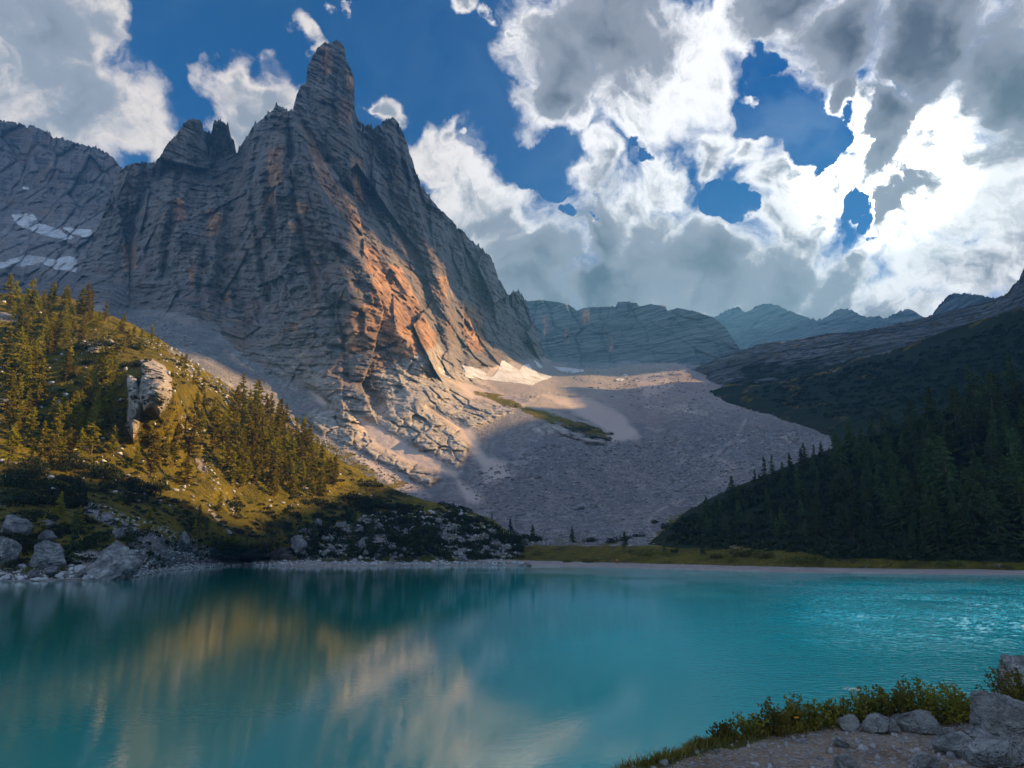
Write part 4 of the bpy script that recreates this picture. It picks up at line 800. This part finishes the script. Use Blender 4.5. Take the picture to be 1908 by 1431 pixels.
def stones(name, layer, polys, mat, sizes, seed, kind='stuff'):
    r = np.random.default_rng(seed); V1, F1 = ICO[1]; VV = []; FF = []; off = 0
    for poly, n, lo, hi in polys:
        P = np.array(poly, float); x = r.uniform(P[:, 0].min(), P[:, 0].max(), n * 4); y = r.uniform(P[:, 1].min(), P[:, 1].max(), n * 4)
        ok = poly_sd(x, y, poly) > 0; x = x[ok][:n]; y = y[ok][:n]; pos = layer.pos(x, y); h = np.hypot(pos[:, 0], pos[:, 1])
        s = (lo + (hi - lo) * r.uniform(0, 1, len(x)) ** 3) / FPX * h * .5; k = len(V1)
        jit = 1 + r.uniform(-.38, .25, (len(x), k, 1)); a = r.uniform(0, 6.28, len(x)); sc = r.uniform(.55, 1.3, (len(x), 1, 3)) * np.array([1.1, 1.1, .75])
        q = V1[None] * jit * sc; ca, sa = np.cos(a)[:, None], np.sin(a)[:, None]; q = np.stack([q[..., 0] * ca - q[..., 1] * sa, q[..., 0] * sa + q[..., 1] * ca, q[..., 2]], -1)
        v = pos[:, None] + q * s[:, None, None]; v[..., 2] += (s * .25)[:, None]
        VV.append(v.reshape(-1, 3)); FF.append((F1[None] + (np.arange(len(x)) * k)[:, None, None] + off).reshape(-1, 3)); off += len(x) * k
    return mesh_obj(name, np.concatenate(VV), np.concatenate(FF), mat, kind=kind)
M_STONE = simple_mat('scree stones', (.15, .148, .155), (.34, .33, .325), .25, .9)
M_STONEW = simple_mat('white limestone stones', (.26, .265, .28), (.5, .495, .49), .4, .9)
stones('rubble', massif, [([(860,900),(1000,830),(1450,800),(1560,810),(1420,880),(1260,960),(1200,1010),(930,990)], 5200, 1.6, 7), ([(1040,690),(1290,690),(1560,800),(1400,830),(1180,760)], 1600, 1.3, 4.5), ([(400,690),(600,790),(800,920),(790,940),(560,820)], 1200, 1.5, 6), ([(900,995),(1200,990),(1240,1015),(940,1018)], 700, 2, 7), ([(200,575),(330,600),(440,690),(330,650)], 400, 1.5, 5)], M_STONE, None, 1)
stones('shore_rubble', hillL, [([(550,1000),(700,955),(860,950),(975,1015),(965,1047),(780,1049),(550,1046)], 1700, 2, 8), ([(225,1025),(345,1030),(420,1050),(235,1075)], 700, 2, 8), ([(0,1055),(230,1055),(230,1080),(0,1082)], 260, 3, 12), ([(250,1062),(330,1052),(560,1046),(975,1046),(975,1053),(560,1054),(330,1064),(245,1076)], 1500, 1.5, 7), ([(160,930),(320,985),(430,1040),(300,1030),(180,970)], 500, 1.5, 5),
   ([(260,625),(330,650),(480,755),(560,812),(545,820),(440,765),(320,690)], 600, 1.5, 7), ([(330,770),(350,770),(445,960),(425,960)], 160, 1.5, 6), ([(0,560),(300,640),(600,860),(700,930),(400,960),(0,900)], 520, 2, 9)], M_STONEW, None, 2)
def undergrowth():
    r = np.random.default_rng(8); VV = []; FF = []; off = 0
    for layer, poly, n, lo, hi in [(hillR, [(1240,1000),(1300,955),(1600,825),(1990,700),(1990,1045),(1600,1040),(1300,1030)], 1700, 14, 30), (hillL, [(0,600),(200,600),(330,660),(600,850),(690,900),(560,930),(300,900),(0,860)], 650, 5, 15), (hillL, [(0,900),(300,930),(700,930),(860,960),(970,1010),(970,1040),(560,1035),(0,1060)], 500, 6, 16), (hillL, [(560,985),(700,940),(860,945),(975,1010),(970,1044),(780,1046),(560,1044)], 420, 10, 24), (G1, [(1400,725),(1700,660),(1990,560),(1990,700),(1600,790),(1450,760)], 900, 6, 13)]:
        for x, y in zip(r.uniform(min(p[0] for p in poly), max(p[0] for p in poly), n * 3), r.uniform(min(p[1] for p in poly), max(p[1] for p in poly), n * 3)):
            if n <= 0: break
            if poly_sd(np.array([x]), np.array([y]), poly)[0] <= 0: continue
            n -= 1; p = layer.pos(x, y); s = r.uniform(lo, hi) / FPX * math.hypot(p[0], p[1]) * .5; k = 44
            v = r.normal(size=(k, 3)); v /= np.linalg.norm(v, axis=1)[:, None]; v *= r.uniform(.6, 1.05, (k, 1)) * np.array([1, 1, .6]); v[:, 2] = np.abs(v[:, 2])
            cv, cf = cards(p + v * s, s * .30, r, axis=np.array([0, 0, .5]), asp=1.7); VV.append(cv); FF.append(cf + off); off += len(cv)
    mesh_obj('undergrowth', np.concatenate(VV), np.concatenate(FF), M_DWARF, kind='stuff')
undergrowth()
def meadow_grass():
    r = np.random.default_rng(9); n = 9000; x = r.uniform(920, 1900, n); y = r.uniform(1022, 1058, n); ok = y < SHORE(x) - 8; p = massif.pos(x[ok], y[ok])
    cv, cf = cards(p + np.array([0, 0, .12]), .22, r, axis=np.array([0, 0, 1.4]), asp=2); mesh_obj('meadow_grass', cv, cf, M_BLADE, kind='stuff')
meadow_grass()

# ------------------------------------------------------------------ the bank in the foreground
ZB = 2.2
def gnd_pt(px, py, z=ZB):
    return at(px, py, (HC - z) / -pdir(px, py)[2])
EDGE_PX = [(1150,1431),(1215,1412),(1300,1386),(1380,1368),(1450,1356),(1520,1350),(1600,1346),(1700,1342),(1800,1330),(1870,1300),(1960,1262)]
EDGE = [tuple(gnd_pt(x, y)[:2]) for x, y in EDGE_PX]
BANK = [(-3, -6), (-2.6, 0), (-1.2, 3.2), (-.1, 5.0)] + EDGE + [(14, 14), (18, 10), (18, -6)]
def bank_z(x, y):
    d = poly_sd(x, y, BANK); P = np.stack([x, y, x * 0], -1)
    n1 = fbm(P, 1.6, 5, .5); d = d + .18 * fbm(P, .7, 4, seed=2)
    top = ZB + .07 * n1 + .012 * fbm(P, .12, 4, .6, seed=3) - .10 * np.exp(-((d - .3) / .25) ** 2) * 0
    lip = .06 * np.exp(-((d - .12) / .16) ** 2)
    return np.where(d > 0, top + lip - .10 * sstep(.25, 0, d), top - .10 - np.minimum(-d, 9) * (1.5 + .6 * n1) ), d
def bank():
    xs = np.arange(-4, 15, .045); ys = np.arange(-3, 15, .045); X, Y = np.meshgrid(xs, ys); Z, D = bank_z(X, Y); Z = np.maximum(Z, -2.5)
    m = bpy.data.materials.new('trodden earth and grit'); m.use_nodes = True; t = NT(m.node_tree); t.n.clear()
    out = t.node('ShaderNodeOutputMaterial'); bs = t.node('ShaderNodeBsdfPrincipled'); t.l.new(bs.outputs[0], out.inputs[0]); P = t.node('ShaderNodeTexCoord').outputs['Object']
    ga = t.node('ShaderNodeAttribute', attribute_name='grassy').outputs['Fac']
    v = t.voro(P, 26, out='Color'); vd = t.voro(P, 26); v2 = t.voro(P, 60, out='Color'); n = t.noise(P, 1.3, 7, .65); n2 = t.noise(P, 14, 6, .7)
    e = t.mix(t.ramp(n, .35, .65), (.125, .078, .05), (.26, .18, .12)); e = t.mix(t.ramp(n2, .4, .7, 0, .6), e, (.27, .19, .125))
    e = t.mix(t.ramp(t.sep(v)[0], .55, .9, 0, .85), e, t.mix(t.sep(v)[1], (.12, .11, .11), (.32, .30, .29))); e = t.mix(t.ramp(t.sep(v2)[0], .8, .95, 0, .7), e, (.30, .28, .26))
    g = t.mix(n2, (.035, .036, .010), (.085, .075, .02)); f = t.ramp(t.math('ADD', ga, t.math('MULTIPLY_ADD', n2, .8, -.4)), .4, .6)
    t.l.new(t.mix(f, e, g), bs.inputs['Base Color']); bs.inputs['Roughness'].default_value = .95; bs.inputs['Specular IOR Level'].default_value = .15
    h = t.math('ADD', t.math('MULTIPLY', vd, -.9), t.math('MULTIPLY', n2, .8)); t.l.new(t.bump(h, 1.0, .02), bs.inputs['Normal'])
    gr = np.maximum(sstep(.42, .12, D + .12 * fbm(np.stack([X, Y, X * 0], -1), .5, 4)), sstep(.0, -.05, D)) 
    P_ = np.stack([X, Y, Z], -1); a, b = X.shape; idx = np.arange(a * b).reshape(a, b); F = np.stack([idx[:-1, :-1], idx[:-1, 1:], idx[1:, 1:], idx[1:, :-1]], -1).reshape(-1, 4)
    keep = P_[..., 2].reshape(-1)[F].max(1) > -2.4
    mesh_obj('lake_bank', P_, F[keep], m, {'grassy': gr.ravel()}, kind='structure', smooth=True)
bank()
def zb(x, y): z, d = bank_z(np.array([x]), np.array([y])); return float(z[0])
def rim_grass():
    r = np.random.default_rng(21); E = np.array(BANK[2:-3]); L = np.linalg.norm(np.diff(E, axis=0), axis=1); cum = np.concatenate([[0], np.cumsum(L)]); n = 46000
    u = r.uniform(0, cum[-1], n); x = np.interp(u, cum, E[:, 0]); y = np.interp(u, cum, E[:, 1]); off = r.normal(size=n) * .16; x = x + off * .25 + r.normal(size=n) * .05; y = y + off + .02
    Z, D = bank_z(x, y); ok = (D > -.5) & (D < .55 - .3 * r.uniform(size=n)) & (fbm(np.stack([x, y, x * 0], -1), .3, 3) > -.35); x, y, Z = x[ok], y[ok], Z[ok]; n = len(x)
    h = r.uniform(.035, .12, n) * (1 + .6 * fbm(np.stack([x, y, x * 0], -1), .5, 3)); a = r.uniform(0, 6.28, n); lean = r.uniform(.2, 1.0, n) * h; w = r.uniform(.003, .006, n)
    c, s = np.cos(a), np.sin(a); base = np.stack([x, y, Z - .01], -1); side = np.stack([-s * w, c * w, w * 0], -1); m = base + np.stack([c * lean * .35, s * lean * .35, h * .62], -1); tip = base + np.stack([c * lean, s * lean, h], -1)
    V = np.stack([base - side, base + side, m + side * .8, tip, m - side * .8], 1).reshape(-1, 3); i = np.arange(n)[:, None] * 5
    F = np.concatenate([i + np.array([[0, 1, 2, 4]]), i + np.array([[4, 2, 3, 3]])]); F3 = np.concatenate([i + np.array([[0, 1, 2]]), i + np.array([[0, 2, 4]]), i + np.array([[4, 2, 3]])])
    mesh_obj('grass', V, F3, M_BLADE, kind='stuff')
rim_grass()
def pebbles():
    r = np.random.default_rng(31); n = 7500; V1, F1 = ICO[1]; x = r.uniform(0, 9, n); y = r.uniform(4.5, 11, n); Z, D = bank_z(x, y); ok = D > .15; x, y, Z = x[ok], y[ok], Z[ok]; n = len(x)
    s = .006 + .034 * r.uniform(0, 1, n) ** 5; k = len(V1); q = V1[None] * (1 + r.uniform(-.3, .3, (n, k, 1))) * r.uniform(.6, 1.3, (n, 1, 3)); v = np.stack([x, y, Z], -1)[:, None] + q * s[:, None, None]
    mesh_obj('gravel', v.reshape(-1, 3), (F1[None] + (np.arange(n) * k)[:, None, None]).reshape(-1, 3), simple_mat('grit stones', (.13, .12, .12), (.33, .31, .30), 9), kind='stuff')
pebbles()
def leafy(px, py, hpx, wpx, label, seed, leaf=.024, n=46, dead=.0):
    """low leafy bush: many thin upright shoots, leaves along each"""
    r = np.random.default_rng(seed); g = gnd_pt(px, py); z0 = zb(g[0], g[1]); dist = math.hypot(g[0], g[1]); Hh = .82 * hpx / FPX * dist; W = wpx / FPX * dist * .5
    root = thing('leafy_bush', label, 'bush', (g[0], g[1], z0 - .03), 0, 1.0, 'leafy bushes along the rim of the bank'); SV = []; SF = []; C = []; AX = []; so = 0
    for i in range(n):
        a = r.uniform(0, 6.28); rr = math.sqrt(r.uniform()) ; bx, by = rr * W * .75 * math.cos(a), rr * W * .5 * math.sin(a); hh = Hh * (1 - .55 * rr * rr) * r.uniform(.55, 1.1); lx, ly = bx * .35 + r.normal() * .05, by * .35 + r.normal() * .05
        t_ = np.linspace(0, 1, 6); p = np.stack([bx + lx * t_ ** 1.5, by + ly * t_ ** 1.5, hh * t_], -1)
        v, f = tube(p, np.linspace(.004, .0012, 6), 4); SV.append(v); SF.append(f + so); so += len(v)
        m = int(hh / .0085); tt = r.uniform(.12, 1.02, m); q = np.stack([np.interp(tt, t_, p[:, k]) for k in range(3)], -1); sd_ = r.normal(size=(m, 3)); sd_[:, 2] = np.abs(sd_[:, 2]) * .5 + .3; sd_ /= np.linalg.norm(sd_, axis=1)[:, None]
        C.append(q + sd_ * leaf * r.uniform(.4, 1.6, (m, 1))); AX.append(sd_)
    part('stems', me_of(mesh_obj('stems', np.concatenate(SV), np.concatenate(SF), M_BARK)), root)
    C = np.concatenate(C); cv, cf = cards(C, leaf * r.uniform(.5, 1.1, len(C)), r, axis=np.concatenate(AX) * 1.2, asp=1.9); part('foliage', me_of(mesh_obj('foliage', cv, cf, M_LEAF)), root); return root
for k, (x, y, h, w, lab) in enumerate([(1352,1382,44,46,'small leafy shrub at the left end of the rim thicket'),(1395,1374,58,64,'leafy bush with a ragged top, second from the left on the rim'),(1440,1368,66,80,'bush above the gravel with dense olive leaves'),(1492,1362,70,80,'dark dense bush in the left half of the rim thicket'),
 (1540,1358,52,70,'low yellowing bush in the middle of the rim thicket'),(1585,1354,58,70,'bush behind the small round stone'),(1622,1350,72,80,'tall bush left of the highest one'),(1668,1352,90,80,'highest leafy bush on the rim'),(1708,1350,82,80,'bush behind the three grey rocks'),
 (1755,1350,70,80,'bush between the grey rocks and the big boulder'),(1790,1345,62,60,'bush touching the left side of the big boulder'),(1470,1364,40,60,'low bush with an orange flower in it')]): leafy(x, y, h, w, lab, 700 + k)
leafy(1905, 1318, 76, 110, 'leafy bush behind the big boulder at the right edge', 750); leafy(1238, 1412, 40, 22, 'single spindly plant on the grassy tip of the bank', 751, n=6, leaf=.018); leafy(1305, 1392, 34, 30, 'thin seedy plant left of the rim thicket', 752, n=9, leaf=.012)
def frock(px, py, wpx, hpx, label, seed, depth=1.0, name='rock', group='grey rocks on the bank', flat=.15, z=None, extra=0):
    g = gnd_pt(px, py) if z is None else at(px, py, z); z0 = zb(g[0], g[1]) if z is None else g[2]; d = math.hypot(g[0], g[1]); w = wpx / FPX * d * .62; h = hpx / FPX * d * .70
    P, F = rock_shape(seed, 6, 30, .16, .10, lo=.66, hi=1.0)
    P = P + .0; Q = P * np.array([w, w * depth, h]); Q += .02 * (fbm(P + 3, .25, 4, .6)[:, None]) * P
    o = mesh_obj(name, Q, F, M_ROCKF, smooth=True); o.location = (g[0], g[1] + w * depth * .4, z0 + h * .42); o.rotation_euler = (0, 0, (seed * 1.7) % 6.28 if abs(depth - 1) < .2 else 0)
    o['label'] = label; o['category'] = 'rock'; o['group'] = group; return o
frock(1890, 1394, 86, 78, 'big rounded grey boulder at the right edge of the bank', 812, .9)
frock(1718, 1366, 60, 28, 'wedge shaped grey rock left of the big boulder', 833, .8); frock(1645, 1368, 50, 24, 'low grey rock in the middle of the three by the bushes', 824, .8); frock(1588, 1366, 32, 20, 'small round stone at the end of the row by the bushes', 825)
frock(1778, 1385, 30, 18, 'small stone wedged against the big boulder', 826); frock(1800, 1405, 70, 26, 'flat slab at the foot of the big boulder', 837, .8); frock(1875, 1424, 90, 28, 'broken grey slab under the big boulder in the corner', 828, .8); frock(1840, 1402, 50, 30, 'angular block in front of the big boulder', 829)
frock(1582, 1436, 30, 22, 'dark stone half buried at the bottom edge of the bank', 830); frock(1732, 1432, 34, 20, 'whitish stone half buried in the path', 831); frock(1570, 1392, 20, 11, 'small flat stone on the gravel', 834)
frock(1915, 1268, 62, 62, 'upright grey rock behind the bushes at the right edge', 840, .8)
def flowers():
    g = gnd_pt(1575, 1352); z0 = zb(g[0], g[1]); root = thing('umbel_flower', 'white flat topped flower rising out of the rim bushes', 'flower', (g[0] + .02, g[1] - .2, z0), 0, 1.0)
    m = simple_mat('white petals', (.6, .62, .5), (.75, .75, .65), 20); v, f = tube([(0, 0, 0), (.01, 0, .2), (0, 0, .40)], [.004, .003, .002], 5); part('stem', me_of(mesh_obj('stem', v, f, M_LEAF)), root)
    r = np.random.default_rng(4); n = 160; a = r.uniform(0, 6.28, n); q = np.sqrt(r.uniform(0, 1, n)) * .085; C = np.stack([q * np.cos(a), q * np.sin(a), .40 + .012 * np.cos(q * 12) + r.uniform(-.004, .004, n)], -1)
    v, f = cards(C, .012, r, flat=.9, asp=1); part('flower_head', me_of(mesh_obj('flower_head', v, f, m)), root)
    g = gnd_pt(1469, 1360); z0 = zb(g[0], g[1]); root = thing('orange_flower', 'small orange flower among the olive bushes on the rim', 'flower', (g[0], g[1] - .25, z0), 0, 1.0)
    m = simple_mat('orange petals', (.75, .25, .02), (.8, .32, .03), 20); v, f = tube([(0, 0, 0), (.005, 0, .1), (0, 0, .19)], [.003, .002, .002], 5); part('stem', me_of(mesh_obj('stem', v, f, M_LEAF)), root)
    a = np.arange(9) * .698; C = np.stack([.016 * np.cos(a), .016 * np.sin(a), .19 + a * 0], -1); v, f = cards(C, .016, r, axis=np.stack([np.cos(a), np.sin(a), a * 0 + .3], -1) * 2, asp=1.6); part('flower_head', me_of(mesh_obj('flower_head', v, f, m)), root)
flowers()

# ------------------------------------------------------------------ the walker on the far beach
def person():
    p = massif.pos(1150, 1052); root = thing('person', 'tiny walker in an orange top and dark trousers on the meadow edge', 'person', p, .5, 1.0)
    def skin(name, pts, edges, rad, mat):
        me = bpy.data.meshes.new(name); me.from_pydata(pts, edges, []); o = bpy.data.objects.new(name, me); COL.objects.link(o); o.parent = root; me.materials.append(mat)
        md = o.modifiers.new('s', 'SKIN'); 
        for i, r in enumerate(rad): me.skin_vertices[0].data[i].radius = (r, r * .85)
        me.skin_vertices[0].data[0].use_root = True; o.modifiers.new('u', 'SUBSURF').levels = 1; return o
    sk = simple_mat('skin', (.42, .24, .17), (.5, .3, .22), 8); tp = simple_mat('orange jacket', (.75, .16, .03), (.8, .22, .05), 8); tr = simple_mat('dark trousers', (.02, .02, .03), (.05, .05, .06), 8); hr = simple_mat('brown hair', (.03, .02, .01), (.06, .04, .03), 20)
    J = [(0, 0, .95), (0, 0, 1.15), (0, 0, 1.38), (0, .01, 1.50), (0, .02, 1.58), (0, .02, 1.70), (.1, 0, .90), (.12, .06, .50), (.13, -.02, .08), (.13, .12, .04), (-.1, 0, .90), (-.11, -.08, .50), (-.12, -.22, .10), (-.12, -.10, .04), (.19, 0, 1.40), (.25, -.05, 1.12), (.24, .08, .90), (-.19, 0, 1.40), (-.25, .05, 1.12), (-.24, .14, .92), (.235, .10, .84), (-.235, .17, .86)]
    E = [(0, 1), (1, 2), (2, 3), (3, 4), (4, 5), (0, 6), (6, 7), (7, 8), (8, 9), (0, 10), (10, 11), (11, 12), (12, 13), (2, 14), (14, 15), (15, 16), (2, 17), (17, 18), (18, 19), (16, 20), (19, 21)]
    skin('body', J, E, [.13, .12, .13, .055, .085, .085, .085, .06, .045, .035, .085, .06, .045, .035, .06, .042, .032, .06, .042, .032, .028, .028], sk)
    skin('jacket', [J[0], J[1], J[2], (0, 0, 1.45), J[14], J[15], (.24, .06, .95), J[17], J[18], (-.24, .12, .96)], [(0, 1), (1, 2), (2, 3), (2, 4), (4, 5), (5, 6), (2, 7), (7, 8), (8, 9)], [.15, .145, .155, .08, .075, .055, .045, .075, .055, .045], tp)
    skin('trousers', [(0, 0, .96), J[6], J[7], (.13, -.01, .14), J[10], J[11], (-.12, -.20, .16)], [(0, 1), (1, 2), (2, 3), (0, 4), (4, 5), (5, 6)], [.14, .10, .075, .06, .10, .075, .06], tr)
    skin('hair', [(0, -.01, 1.68), (0, -.02, 1.745)], [(0, 1)], [.088, .06], hr)
person()

# ------------------------------------------------------------------ the air of the valley
def haze():
    m = bpy.data.materials.new('valley haze'); m.use_nodes = True; t = NT(m.node_tree); t.n.clear(); out = t.node('ShaderNodeOutputMaterial'); v = t.node('ShaderNodeVolumePrincipled')
    v.inputs['Color'].default_value = (.16, .52, 1.0, 1); v.inputs['Density'].default_value = .00018; v.inputs['Anisotropy'].default_value = .2; t.l.new(v.outputs[0], out.inputs['Volume'])
    x0, x1, y0, y1, z0, z1 = -1500, 1590, -560, 3300, -6, 1080
    V = [(x0, y0, z0), (x1, y0, z0), (x1, y1, z0), (x0, y1, z0), (x0, y0, z1), (x1, y0, z1), (x1, y1, z1), (x0, y1, z1)]
    o = mesh_obj('haze', V, [(0, 3, 2, 1), (4, 5, 6, 7), (0, 1, 5, 4), (1, 2, 6, 5), (2, 3, 7, 6), (3, 0, 4, 7)], m, kind='stuff')
haze()
